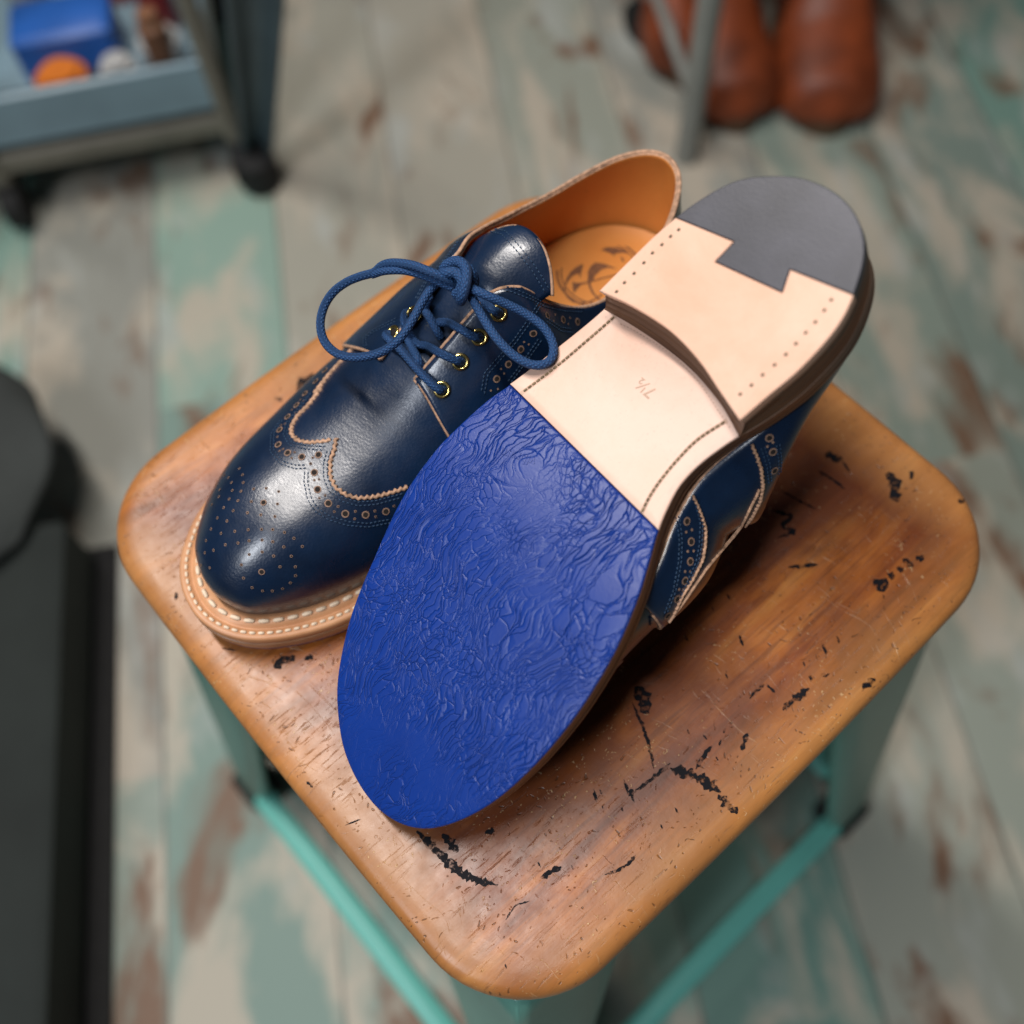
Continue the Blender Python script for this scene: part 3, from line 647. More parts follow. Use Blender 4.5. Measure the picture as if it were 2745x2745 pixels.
    def insole(s):
        P = resample(inset(FEA, 2.2), 200, True); P = P[:]
        z = lambda Q: bz(Q[:, 0])+WELT+5.6
        R_ = slab_rings(P, [(0, lambda Q: z(Q)+1.4), (.2, lambda Q: z(Q)+1.3)], 10)
        m = MB(); top = []; x0, x1 = P[:, 0].min(), P[:, 0].max(); xs = np.clip(P[:, 0], x0+24, x1-24); S_ = np.c_[xs, midy(P, xs)]
        for k in np.linspace(0, 1, 12):
            q = S_+(P-S_)*k; top.append(np.c_[q, z(q)+1.6*k**4])
        m.grid(np.array(top), cv=True); s.sock = s.part(m, 'insole', [M['sock'], M['logo']], recalc=False)
    # ---- decoration from traced seams, laid on the built surfaces
    def onto(s, bv, pts, off=0.0): return [(s.loc(p), s.locn(n)) for p, n in hits(bv, pts, off)]

def path3(s, bv, pts, n, off=.0):
    h = s.onto(bv, resample(np.array(pts, float), n), off); return np.array([a for a, _ in h]), np.array([b for _, b in h])
def stitches(mb, P, Nn, step, ln, r, mi, lift=.25):
    L = np.r_[0, np.cumsum(np.linalg.norm(np.diff(P, axis=0), axis=1))]; d = step*.5
    while d+ln < L[-1]:
        f = lambda t: np.array([np.interp(t, L, P[:, k]) for k in range(3)]); g_ = np.array([np.interp(d, L, Nn[:, k]) for k in range(3)])
        a, b = f(d)+g_*lift, f(d+ln)+g_*lift; mb.capsule(a, b, r, g_, mi); d += step
def rowpair(mb, s, bv, pts, mi, gap=1.5, step=1.7, ln=1.15, r=.24):
    P, Nn = path3(s, bv, pts, 160)
    if len(P) < 4: return
    T = np.gradient(P, axis=0); B = np.cross(Nn, T); B /= np.linalg.norm(B, axis=1)[:, None]+1e-9
    for o in (-gap/2, gap/2): stitches(mb, P+B*o, Nn, step, ln, r, mi)
def pinked(mb, s, bv, pts, width=1.7, lift=.9, mi=0, zig=.45, per=1.9, n=None):
    n = n or 260; P, Nn = path3(s, bv, pts, n)
    if len(P) < 4: return
    k = np.ones(9)/9; sm = lambda Q: np.stack([np.convolve(np.r_[[Q[0, c]]*4, Q[:, c], [Q[-1, c]]*4], k, 'valid') for c in range(3)], 1)
    P = sm(P); Nn = sm(Nn); Nn /= np.linalg.norm(Nn, axis=1)[:, None]
    T = np.gradient(P, axis=0); B = np.cross(Nn, T); B /= np.linalg.norm(B, axis=1)[:, None]+1e-9
    L = np.r_[0, np.cumsum(np.linalg.norm(np.diff(P, axis=0), axis=1))]
    z = zig*np.where((L/per) % 1 < .5, (L/per) % 1*4-1, 3-(L/per) % 1*4) if zig else np.zeros(len(L))
    jit = rng.normal(size=len(L))*.10
    rows = [P+B*(-width/2+z+jit)[:, None]-Nn*.3, P+B*(-width/2+z+jit)[:, None]+Nn*(lift*.8), P+B*(-width*.1+z*.5)[:, None]+Nn*lift, P+B*(width/2+z*.6)[:, None]+Nn*(lift*.9), P+B*(width/2+z*.6)[:, None]-Nn*.3]
    mb.grid(np.array(rows), mi)
def holes(mb, s, bv, pts, r, mt, md_, big=True):
    for p, n in s.onto(bv, pts):
        if big:
            mb.disc(p+n*.18, n, r, mt, 14); mb.disc(p+n*.28+np.array([0, 0, 0]), n, r*.66, md_, 12)
        else: mb.disc(p+n*.2, n, r, mt, 8)

# ------------------------------------------------------------------ upright right shoe
S1 = 1.04
M1 = Matrix.Translation((.1497, .0617, .0002))@Matrix.Rotation(-3.14, 4, 'Z')
s1 = Shoe('leather_shoe', -1, S1, M1, 'upright navy wingtip brogue with tied blue laces and tan lining standing on the seat', False)
s1.upper(); s1.sole(); s1.insole()
# ------------------------------------------------------------------ overturned left shoe
K2 = 1.012
p2 = CAM+K2*(np.array([0.0993086, -0.0325194, 0.1744548])-CAM)
M2 = Matrix.Translation(p2)@Euler((-3.0551665, 0.5403476, -3.0638133)).to_matrix().to_4x4()
s2 = Shoe('leather_shoe.001', 1, K2, M2, 'overturned navy brogue showing its blue rubber half sole and pale leather waist', True)
EXB = 1.0; QC, NFR = quarter_cols(); s2.upper(); s2.sole(); s2.insole()
bpy.context.view_layer.update()
for s in (s1, s2):
    for o in (s.vamp, s.quarters, s.tongue):   # turn sheets so that their outside faces out
        me = o.data; c = np.zeros(len(me.vertices)*3); me.vertices.foreach_get('co', c); c = c.reshape(-1, 3).mean(0)
        dots = [((p.center-Vector(c))*1).dot(p.normal)*p.area for p in me.polygons]
        if sum(dots) < 0: me.flip_normals()
bpy.context.view_layer.update()
if 1:
    zmin = min((s2.mw@v.co).z for o in (s2.vamp, s2.quarters, s2.tongue) for v in o.data.vertices); print('shoe2 lowest z', zmin)
exec_decor = True
C1 = (800, 380, .41408); C2 = (430, 980, .41408)
def pxs(c, L): return crop(*c, L)
# --- wing cap of the upright shoe
b1 = bvh_of([s1.vamp]); bq1 = bvh_of([s1.quarters]); ball = bvh_of([s1.vamp, s1.quarters, s1.tongue])
EDGE_L = pxs(C1, [(400, 1290), (300, 1400), (200, 1510), (100, 1640)])+pxs(C2, [(1050, 140), (960, 260), (890, 330), (852, 395), (848, 445), (885, 488), (960, 503), (1050, 495), (1112, 482)])
EDGE_R = pxs(C2, [(1140, 470), (1130, 540), (1102, 620), (1102, 720), (1132, 790), (1200, 838), (1280, 858), (1380, 850), (1480, 825), (1600, 785)])
PL = np.array([a for a, _ in s1.onto(b1, EDGE_L)]); PR = np.array([a for a, _ in s1.onto(b1, EDGE_R)])
PRx = spline(np.vstack([PR, [(PR[-1]+np.array([-16, -13, -14]))], [(148, -38, 18)]]), 60)
poly = [tuple(p[:2]) for p in np.vstack([[(140, 62, 0)], PL, PRx])]+[(140, -70), (310, -70), (310, 70), (140, 70)]
from mathutils.geometry import intersect_point_line
def inpoly(x, y, P):
    c = False; j = len(P)-1
    for i in range(len(P)):
        if (P[i][1] > y) != (P[j][1] > y) and x < (P[j][0]-P[i][0])*(y-P[i][1])/(P[j][1]-P[i][1])+P[i][0]: c = not c
        j = i
    return c
def wing(s, decorate):
    G, Nn = s.VG, s.VN; n, k = G.shape[:2]
    ins = np.array([[inpoly(G[i, j, 0], G[i, j, 1], poly) for j in range(k)] for i in range(n)])
    mask = ins[:-1, :-1] & ins[1:, :-1] & ins[:-1, 1:] & ins[1:, 1:]
    sg = 1 if (Nn[60, 65, 2] > 0) else -1
    mb = MB(); fade = np.clip((XT-G[..., :1])/5, .15, 1); mb.grid(G+Nn*sg*.75*fade, 0, mask=mask)
    if decorate: decorate(mb)
    o = s.part(mb, 'wing_cap', [M['navy'], M['raw'], M['hole'], M['stitch'], M['holetan']])
    return o
def deco1(mb):
    # keep the cap facing out
    pinked(mb, s1, b1, EDGE_L, 1.35, 1.1, 1, .5, 2.3); pinked(mb, s1, b1, EDGE_R, 1.35, 1.1, 1, .5, 2.3)
    O = .00075*S1
    h = lambda pts, r, big: [((mb.disc(p+n*1.0, n, r, 4, 14), mb.disc(p+n*1.1, n, r*.70, 2, 12)) if big else (mb.disc(p+n*.95, n, r*1.05, 4, 8), mb.disc(p+n*1.02, n, r*.66, 2, 8))) for p, n in s1.onto(b1, pts)]
    h(pxs(C2, [(945, 190), (890, 265), (832, 340), (780, 425), (770, 520), (830, 572), (920, 597), (1028, 583), (1000, 697), (1020, 805), (1087, 893), (1195, 958), (1325, 963), (1455, 940)])+pxs(C1, [(120, 1560), (180, 1490), (260, 1400)]), 1.55, True)
    small = [(520,675),(540,715),(545,765),(530,820),(475,815),(470,765),(450,733),(425,717),(385,735),(375,780),(395,810),(390,855),(345,905),(295,955),(262,970),(455,870),(510,880),(595,885),(610,805),(690,800),(770,820),(762,900),(745,980),(655,970),(570,957),(480,943),(420,925),(380,990),(440,1010),(340,1060),(403,1088),(490,1075),(575,1065),(660,1062),(730,1063),(805,1080),(865,1117),(918,1168),(430,1160),(510,1150),(580,1135),(662,1130),(730,1140),(800,1172),(355,1195),(300,1212),(308,1135),(245,1200),(662,1205),(735,1230),(580,1222),(848,1230),(530,1287),(775,1297),(873,1297),(873,1353),(840,1398),(790,1435),(725,1450),(663,1450),(597,1430),(543,1370),(330,1308),(275,1290)]
    h(pxs(C2, small), .58, False); h(pxs(C2, [(673, 892), (658, 1330), (308, 875)]), 1.3, True)
    band = [(815, 385), (790, 395), (765, 470), (778, 560), (800, 548), (875, 568), (855, 605), (975, 640), (990, 600), (980, 640), (1000, 745), (1030, 740), (1068, 842), (1030, 860), (1150, 912), (1125, 945), (1260, 942), (1255, 990), (1385, 938), (1390, 975), (1508, 905), (860, 295), (885, 315), (915, 230), (935, 235)]
    h(pxs(C2, band), .5, False)
    for pts in ([(985, 175), (905, 290), (835, 375), (815, 450), (850, 515), (950, 535), (1075, 540)], [(800, 350), (735, 450), (730, 560), (790, 635), (880, 662), (955, 658)], [(1100, 545), (1072, 630), (1072, 730), (1105, 810), (1180, 868), (1280, 895), (1390, 885), (1570, 835)], [(950, 680), (945, 760), (965, 860), (1010, 935), (1090, 985), (1210, 1020), (1340, 1030), (1490, 1000)]):
        P, Nn = path3(s1, b1, pxs(C2, pts), 160); T = np.gradient(P, axis=0); B = np.cross(Nn, T); B /= np.linalg.norm(B, axis=1)[:, None]
        for o in (-.75, .75): stitches(mb, P+B*o, Nn, 1.7, 1.2, .25, 3, .95)
wc1 = wing(s1, deco1)
# --- quarters of the upright shoe: facing stitches, punched band, raw edges
mb = MB()
holes(mb, s1, bq1, pxs(C1, [(1610, 1125), (1712, 1152), (1805, 1165), (1520, 1240), (1438, 1343), (1358, 1440), (1282, 1535)]), 1.55, 1, 2)
holes(mb, s1, bq1, pxs(C1, [(1660, 1120), (1650, 1160), (1755, 1140), (1745, 1180), (1460, 1295), (1490, 1310), (1400, 1390), (1330, 1500), (1310, 1470), (1570, 1180), (1245, 1610), (1290, 1600)]), .45, 1, 2, False)
for pts in ([(1105, 1065), (1010, 1175), (915, 1320), (835, 1430), (775, 1530), (785, 1610), (830, 1710), (895, 1795), (960, 1880)], [(1230, 955), (1290, 940), (1370, 955), (1480, 1000), (1600, 1060), (1720, 1085), (1850, 1090)], [(1560, 1050), (1480, 1180), (1400, 1290), (1310, 1390), (1215, 1500), (1190, 1640)], [(1600, 1150), (1700, 1215), (1780, 1225)], [(1570, 1270), (1500, 1370), (1420, 1480), (1360, 1560)], [(640, 1150), (560, 1190), (480, 1230), (430, 1270), (435, 1330)], [(760, 1030), (830, 900), (900, 820), (970, 740), (1040, 640)]):
    rowpair(mb, s1, bq1, pxs(C1, pts), 0)
s1.part(mb, 'quarter_stitching', [M['stitch'], M['holetan'], M['hole']], s1.quarters)
mb = MB(); bt1 = bvh_of([s1.tongue])
rowpair(mb, s1, bt1, pxs(C1, [(1235, 570), (1330, 590), (1430, 700), (1530, 830), (1620, 980)]), 0, 2.0)
s1.part(mb, 'tongue_stitching', [M['stitch']], s1.tongue)
# --- eyelets
ey = MB()
for (cx, cy) in ((1297, 1110), (1170, 1265), (1050, 1425), (930, 1605), (612, 1240), (868, 990), (745, 1110), (985, 870)):
    h = s1.onto(bq1, pxs(C1, [(cx, cy)]))
    if not h: continue
    p, n = h[0]; e = MB(); u = np.cross(n, (.2, .1, .9)); u /= np.linalg.norm(u); w = np.cross(n, u)
    a = np.linspace(0, 2*np.pi, 28, endpoint=False); b = np.linspace(0, 2*np.pi, 8, endpoint=False)
    G = np.array([[p+n*(.45+.55*math.sin(q))+(u*math.cos(t)+w*math.sin(t))*(2.75+.75*math.cos(q)) for q in b] for t in a])
    e.grid(G, 0, True, True); e.disc(p+n*.35, n, 2.4, 1, 20); s1.part(e, 'eyelet', [M['brass'], M['hole']])
# --- welt stitches, stamped insole emblem
mb = MB()
for ins, step, ln, r, z in ((3.1, 3.6, 2.6, .75, WELT+.05), (8.0, 5.9, 4.5, 1.05, WELT+1.25)):
    Q = inset(OUT, ins); sel = np.where(Q[:, 0] > 95)[0]; Q = Q[sel]; Q3 = np.c_[Q, bz(Q[:, 0])+z]
    stitches(mb, Q3, np.tile([0, 0, 1.0], (len(Q3), 1)), step, ln, r, 0, .0)
s1.part(mb, 'welt_stitching', [M['wstitch']], s1.welt)
CI = (1300, 500, .31056); bs1 = bvh_of([s1.sock]); mb = MB()
def stroke(pts, w0, w1=None, n=30):
    w1 = w1 or w0; h = s1.onto(bs1, resample(np.array(pxs(CI, pts), float), n))
    if len(h) < 3: return
    P = np.array([a for a, _ in h]); T = np.gradient(P, axis=0); B = np.stack([-T[:, 1], T[:, 0], 0*T[:, 0]], 1); B /= np.linalg.norm(B, axis=1)[:, None]+1e-9
    w = np.linspace(w0, w1, len(P))[:, None]/2; mb.grid(np.array([P-B*w+[0, 0, .12], P+B*w+[0, 0, .12]]), 0)
def blot(pts):
    h = s1.onto(bs1, pxs(CI, pts))
    if len(h) < 3: return
    V = [p+np.array([0, 0, .13]) for p, _ in h]; from mathutils.geometry import tessellate_polygon
    mb.add(V, [tuple(f) for f in tessellate_polygon([[Vector((v[0], v[1], 0)) for v in V]])], 0)
blot([(850, 668), (800, 685), (740, 735), (700, 800), (683, 880), (705, 845), (730, 800), (770, 765), (812, 752), (820, 800), (835, 730)])
blot([(755, 820), (775, 832), (830, 832), (880, 824), (880, 837), (830, 850), (800, 880), (768, 924), (757, 880)])
blot([(888, 800), (888, 740), (910, 690), (950, 658), (1020, 665), (1090, 690), (1142, 712), (1060, 702), (1000, 722), (950, 770), (925, 830), (912, 815)])
blot([(1000, 548), (1050, 525), (1120, 525), (1190, 545), (1250, 582), (1190, 573), (1140, 578), (1112, 588), (1130, 612), (1085, 578)])
blot([(1168, 600), (1192, 620), (1207, 652), (1182, 645)])
stroke([(685, 870), (690, 910), (715, 960), (760, 995), (830, 1005), (900, 995), (970, 965), (1010, 930)], .8)
stroke([(875, 830), (960, 808), (1080, 775), (1150, 760)], .7); stroke([(895, 800), (905, 860), (932, 920), (975, 965), (1000, 990)], 1.5, .7)
for rr, w in ((19.6, 1.1), (17.7, .7)):
    h = s1.onto(bs1, pxs(CI, [(1050, 455), (625, 780), (830, 1012)])); pts_ = np.array([a for a, _ in h])
    if len(pts_) == 3:
        A = 2*(pts_[1:, :2]-pts_[0, :2]); bb = (pts_[1:, :2]**2).sum(1)-(pts_[0, :2]**2).sum(); c = np.linalg.solve(A, bb); R0 = np.linalg.norm(pts_[0, :2]-c)
        a = np.linspace(0, 2*np.pi, 90); P = np.stack([c[0]+np.cos(a)*(R0-(19.6-rr)), c[1]+np.sin(a)*(R0-(19.6-rr)), 0*a], 1); P[:, 2] = bz(P[:, 0])+WELT+5.6+.14
        B = np.stack([np.cos(a), np.sin(a), 0*a], 1)*w/2; mb.grid(np.array([P-B, P+B]), 0)
s1.part(mb, 'stamped_emblem', [M['logo']], s1.sock)
# --- laces: control points (crop pixel, height above the surface below them in mm)
def lace(ctrl, r=1.75, n=90, absz=None):
    P = []
    for q in ctrl:
        cx, cy, lift = q[:3]; px, py = pxs(C1, [(cx, cy)])[0]
        if len(q) == 4: P.append(s1.loc(at(px, py, q[3]/1000))); continue
        h = hits(ball, [(px, py)])
        if h:
            o, d = ray(px, py); P.append(s1.loc(h[0][0]-d*lift/1000*S1))
    return spline(np.array(P), n), r
lm = MB()
for ctrl in ([(938, 1606, 0), (905, 1600, 3), (830, 1535, 3.2), (740, 1435, 3.2), (660, 1345, 3), (600, 1290, 3), (566, 1250, 1.8), (600, 1243, -.5)],
             [(1058, 1424, 0), (1015, 1412, 3), (930, 1375, 3), (840, 1325, 3.2), (775, 1312, 3), (735, 1270, 3), (690, 1180, 3), (690, 1115, 2), (730, 1105, 0)],
             [(800, 1470, .5), (770, 1400, 3), (725, 1320, 4.5), (700, 1250, 5), (690, 1200, 3)],
             [(1178, 1266, 0), (1130, 1258, 3), (1050, 1212, 3), (970, 1172, 3.2), (905, 1172, 2.5), (880, 1190, .5)],
             [(925, 1270, 1), (895, 1220, 3.5), (850, 1140, 4.5), (820, 1080, 4.5), (845, 1000, 4)],
             [(1300, 1108, 0), (1255, 1085, 3.5), (1180, 1020, 6), (1090, 950, 10), (1040, 920, 12)]):
    P, r = lace(ctrl); lm.tube(P, r, 10, 0)
ZK = 112
loopL = [(1030, 930, 0, ZK), (960, 890, 0, ZK+4), (860, 845, 0, ZK+6), (740, 800, 0, ZK+5), (620, 785, 0, ZK+1), (545, 800, 0, ZK-3), (490, 845, 0, ZK-6), (400, 872, 0, ZK-9), (310, 910, 0, ZK-12), (225, 975, 0, ZK-15), (165, 1070, 0, ZK-18), (142, 1180, 0, ZK-20), (165, 1285, 0, ZK-21), (235, 1362, 0, ZK-20), (335, 1395, 0, ZK-18), (450, 1388, 0, ZK-15), (560, 1350, 0, ZK-12), (655, 1275, 0, ZK-8), (735, 1160, 0, ZK-5), (800, 1040, 0, ZK-3), (860, 950, 0, ZK-2), (940, 880, 0, ZK-1), (1010, 850, 0, ZK)]
loopR = [(1060, 930, 0, ZK), (1130, 955, 0, ZK+3), (1230, 1000, 0, ZK+3), (1350, 1052, 0, ZK), (1480, 1120, 0, ZK-3), (1585, 1200, 0, ZK-5), (1645, 1300, 0, ZK-7), (1645, 1390, 0, ZK-7.5), (1590, 1440, 0, ZK-8), (1500, 1440, 0, ZK-8), (1390, 1380, 0, ZK-7), (1290, 1280, 0, ZK-5), (1210, 1165, 0, ZK-4), (1150, 1060, 0, ZK-2), (1105, 970, 0, ZK), (1070, 900, 0, ZK+1)]
for L_, n in ((loopL, 170), (loopR, 130)):
    P, r = lace(L_, n=n); lm.tube(P, 1.75, 10, 0)
inner = [(480, 862, 0, ZK-7), (560, 838, 0, ZK-2), (680, 835, 0, ZK+1), (790, 862, 0, ZK+2), (900, 905, 0, ZK+2), (1000, 950, 0, ZK)]
P, r = lace(inner, n=60); lm.tube(P, 1.5, 10, 0)
for kn in ([(930, 860, 0, ZK), (960, 800, 0, ZK+4), (1030, 775, 0, ZK+7), (1085, 820, 0, ZK+8), (1085, 910, 0, ZK+7), (1062, 1000, 0, ZK+3), (1050, 1030, 0, ZK-2)], [(905, 880, 0, ZK), (960, 850, 0, ZK+6), (1020, 850, 0, ZK+7), (1060, 900, 0, ZK+6), (1050, 960, 0, ZK+3), (1020, 990, 0, ZK)],
           [(1000, 800, 0, ZK+3), (1065, 800, 0, ZK+6), (1120, 850, 0, ZK+5), (1135, 910, 0, ZK+1), (1110, 950, 0, ZK-1)]):
    P, r = lace(kn, n=60); lm.tube(P, 2.1, 10, 0)
s1.part(lm, 'shoelace', [M['lace']])

# --- overturned shoe: seams on the visible inner side, sole details
b2 = bvh_of([s2.vamp, s2.quarters]); F6 = (1650, 950, .41420)
wc2 = wing(s2, None)
mb = MB()
pinked(mb, s2, b2, pxs(F6, [(490, 905), (520, 960), (558, 1050), (580, 1130), (578, 1230), (560, 1330), (500, 1450), (430, 1560), (370, 1690)]), .6, 1.0, 3, .25)
pinked(mb, s2, b2, pxs(F6, [(878, 572), (915, 660), (942, 740), (952, 850), (935, 945), (880, 1055), (800, 1150), (710, 1270)]), .9, 1.1, 3, .3)
pinked(mb, s2, b2, [(2036, 1309), (1985, 1412), (1935, 1472), (1890, 1526), (1840, 1600), (1790, 1668)], .6, 1.0, 3, 0)
for L_ in ([(400, 1040), (420, 1200), (415, 1340), (380, 1530), (320, 1680)], [(525, 960), (555, 1080), (548, 1230), (525, 1350), (470, 1470), (410, 1620)], [(950, 590), (990, 720), (1000, 830)], [(1050, 570), (1065, 690), (1060, 780)]):
    rowpair(mb, s2, b2, pxs(F6, L_), 0, 1.3)
holes(mb, s2, b2, pxs(F6, [(460, 1080), (488, 1212), (482, 1340), (448, 1465), (398, 1582), (335, 1690), (995, 540), (1018, 630), (1028, 752), (1112, 700), (1170, 640)]), 1.6, 1, 2)
holes(mb, s2, b2, pxs(F6, [(455, 1150), (492, 1135), (465, 1275), (503, 1272), (448, 1405), (480, 1405), (410, 1520), (435, 1522), (982, 595), (1018, 568)]), .55, 1, 2, False)
s2.part(mb, 'wing_edging', [M['stitch'], M['holetan'], M['hole'], M['raw']], s2.vamp)
mb = MB()
for x, y in ((39.6, 30.3), (43.0, 31.3), (46.9, 32.2), (51.0, 33.3), (55.4, 33.8), (60.3, 34.5), (64.8, 35.5), (68.9, 36.0), (31.8, -29.0), (35.7, -29.3), (40.3, -29.3), (44.7, -28.9), (49.3, -28.5), (53.9, -28.0), (58.7, -27.1), (63.5, -25.9), (68.3, -25.0), (72.8, -23.8)):
    mb.disc(np.array([x, y, -.06]), (0, 0, -1), .62, 0, 10); mb.disc(np.array([x+.35, y+.15, -.10]), (0, 0, -1), .38, 1, 8)
s2.part(mb, 'nail_holes', [M['dkstitch'], M['hole']], s2.lift, recalc=False)
mb = MB()
for L_ in ([(75.7, 38.6), (90.2, 42.2), (105.1, 45.4), (120.0, 49.0)], [(82.6, -20.4), (93.6, -16.5), (103.1, -15.5), (112.6, -15.7), (119.7, -16.7), (125.6, -18.4)]):
    P = spline(np.array(L_, float), 60); P3 = np.c_[P, bz(P[:, 0])-.08]; Nd = np.tile([0, 0, -1.0], (60, 1))
    T = np.gradient(P, axis=0); B = np.stack([-T[:, 1], T[:, 0]], 1); B /= np.linalg.norm(B, axis=1)[:, None]
    mb.grid(np.array([np.c_[P-B*.75, P3[:, 2]], np.c_[P+B*.75, P3[:, 2]]]), 1, flip=True)
    stitches(mb, P3, Nd, 2.0, 1.7, .5, 0, .05)
P = spline(BRE+np.array([6.2, 0]), 50); P3 = np.c_[P, bz(P[:, 0])-.05]; stitches(mb, P3[4:-4], np.tile([0, 0, -1.0], (42, 1)), 1.5, .8, .18, 1, .0)
s2.part(mb, 'channel_stitching', [M['dkstitch'], M['mark']], s2.waist)
def lettering(s, text, x, y, dirx, diry, size, zoffset, mat, parent, name, ext=.12):
    c = bpy.data.curves.new(name, 'FONT'); c.body = text; c.size = size; c.align_x = 'CENTER'; c.align_y = 'CENTER'; c.extrude = ext; c.bevel_depth = .09; c.bevel_resolution = 1
    o = bpy.data.objects.new(name, c); COL.objects.link(o); bpy.context.view_layer.update()
    me = bpy.data.meshes.new_from_object(o.evaluated_get(bpy.context.evaluated_depsgraph_get())); bpy.data.objects.remove(o)
    # seen from below the sole the plane is mirrored, so the text frame is (dir, other) with normal -z
    d = np.array([dirx, diry]); d /= np.linalg.norm(d); e = np.array([d[1], -d[0]])
    mb = MB(); V = []
    for v in me.vertices:
        q = np.array([x, y])+d*v.co.x+e*v.co.y; V.append((q[0], q[1], float(bz(q[0]))-zoffset-v.co.z))
    mb.add(V, [tuple(p.vertices) for p in me.polygons]); bpy.data.meshes.remove(me)
    return s.part(mb, name, mat, parent, smooth=False, recalc=False)
lettering(s2, 'vibram', 173.7, -29.8, -3.4, -14.3, 5.8, .05, M['blue'], s2.fore, 'embossed_lettering')
lettering(s2, 'vibram', 138.5, 32.4, 4.5, 12, 5.4, .0, M['blue'], s2.fore, 'embossed_lettering')
lettering(s2, 'vibram', 187.8, 21.3, -11.4, 3.8, 5.4, .0, M['blue'], s2.fore, 'embossed_lettering')
lettering(s2, '7\u00bd', 90.4, 11.8, -.4, 5.6, 6.4, -.02, M['mark'], s2.waist, 'size_stamp', .02)

# ------------------------------------------------------------------ blurred background
def vec_dir(a, b): d = np.array(b)-np.array(a); return d/np.linalg.norm(d)
# shelf trolley on the far left
a0 = at(75, 590, FLOOR); a1 = at(700, 470, FLOOR); ex = vec_dir(a0, a1); ey_ = np.array([-ex[1], ex[0], 0]); ez = np.array([0, 0, 1.0])
ROT = np.stack([ex, ey_, ez], 1)
tro = empty('trolley', a0); tro.rotation_euler = Matrix(ROT.tolist()).to_euler()
W_ = .275; zs = .135
m = MB(); m.box((W_/2-.22, .17, zs), (W_+.5, .34, .012), bev=.003); m.box((W_/2-.22, .0, zs+.030), (W_+.5, .012, .075), bev=.004); m.box((W_/2-.22, .34, zs+.03), (W_+.5, .012, .075), bev=.004); m.box((W_+.026, .17, zs+.03), (.012, .33, .075), bev=.004); m.build('shelf', M['shelf'], tro, auto=40)
m = MB(); m.box((W_/2-.22, .01, zs-.035), (W_+.5, .03, .03), bev=.003); m.build('frame_rail', M['khaki'], tro, auto=40)
for x in (0, W_+.03):
    for y in (.0, .34):
        if x == 0 and y > .1: continue
        m = MB(); m.tube([(x, y, .07), (x, y, .95)], .012, 12); p_ = m.build('post', M['khaki'], tro, auto=40)
        m = MB(); m.tube([(x-.012, y, .035), (x+.012, y, .035)], [.034, .034], 20); m.box((x, y, .062), (.02, .03, .03), bev=.004); m.build('caster', M['black'], p_, auto=40)
tag(tro, 'grey metal shelf trolley on black casters standing on the painted floor', 'trolley')
def on_shelf(name, mat, lab, cat, kind, x, y, dims, group=None):
    p = a0+ROT@np.array([min(x+.045, .245), y-.01, zs+.006]); o = MB(); dx, dy, dz = dims
    if kind == 'box': o.box((0, 0, dz/2), dims, bev=.006)
    else: o.tube([(0, 0, 0), (0, 0, dz*.04), (0, 0, dz*.8), (0, 0, dz*.86), (0, 0, dz)], [dx*.46, dx*.5, dx*.5, dx*.36, dx*.36], 24)
    b = o.build(name, mat, auto=40); b.location = p; b.rotation_euler = (0, 0, math.atan2(ex[1], ex[0])); return tag(b, lab, cat, group)
on_shelf('card_box', M['bluebox'], 'bright blue box lying on the trolley shelf', 'box', 'box', .085, .13, (.125, .08, .065))
on_shelf('jar', M['orange'], 'short orange tub at the front of the trolley shelf', 'jar', 'jar', .075, .055, (.065, .065, .045))
on_shelf('jar', M['white'], 'small pale jar beside the orange tub on the shelf', 'jar', 'jar', .145, .055, (.045, .045, .045))
on_shelf('jar', M['white'], 'larger pale jar between the blue box and the shelf corner', 'jar', 'jar', .205, .085, (.055, .055, .05))
on_shelf('jar', M['white'], 'pale jar left of the orange tub on the shelf', 'jar', 'jar', -.055, .06, (.06, .06, .05))
on_shelf('bottle', M['brown'], 'slim brown bottle standing near the trolley post', 'bottle', 'jar', .255, .07, (.035, .035, .09))
on_shelf('bottle', M['red'], 'dark red bottle at the right end of the trolley shelf', 'bottle', 'jar', .262, .16, (.045, .045, .12))
on_shelf('jar', M['white'], 'pale round jar behind the blue box on the shelf', 'jar', 'jar', .03, .24, (.05, .05, .07))
on_shelf('bottle', M['red'], 'small red bottle behind the brown bottle on the shelf', 'bottle', 'jar', .15, .235, (.04, .04, .09))
on_shelf('jar', M['orange'], 'rust orange jar at the back of the trolley shelf', 'jar', 'jar', .19, .2, (.04, .04, .08))
on_shelf('card_box', M['green'], 'dark green box at the left end of the trolley shelf', 'box', 'box', -.09, .17, (.09, .12, .13))
# tapered metal leg beside the trolley
f0 = at(705, 492, FLOOR); t1 = at(600, 0, -.32); t2 = at(765, 0, -.32)
m = MB(); c0 = np.array([*f0[:2], FLOOR+.03]); du = vec_dir(t1, t2); dn = np.cross(du, vec_dir(c0, (t1+t2)/2))
rows = []
for k in np.linspace(0, 1.6, 12):
    c = c0+((t1+t2)/2-c0)*k; w = .020*(1-k)+np.linalg.norm(t2-t1)/2*k; rows.append([c+du*w*u-dn*.025*(1-u*u) for u in np.linspace(-1, 1, 9)])
leg = empty('furniture_leg', f0); V = np.array(rows)-f0; m.grid(V); lg = m.build('tapered_leg', M['slate'], leg); md = lg.modifiers.new('t', 'SOLIDIFY'); md.thickness = .004
m = MB(); m.tube([(0, 0, .0), (0, 0, .012), (0, 0, .05), (0, 0, .056)], [.026, .029, .027, .018], 18); m.build('rubber_foot', M['black'], leg, auto=40)
tag(leg, 'slate blue tapered steel furniture leg with black rubber foot beside the trolley', 'furniture leg')
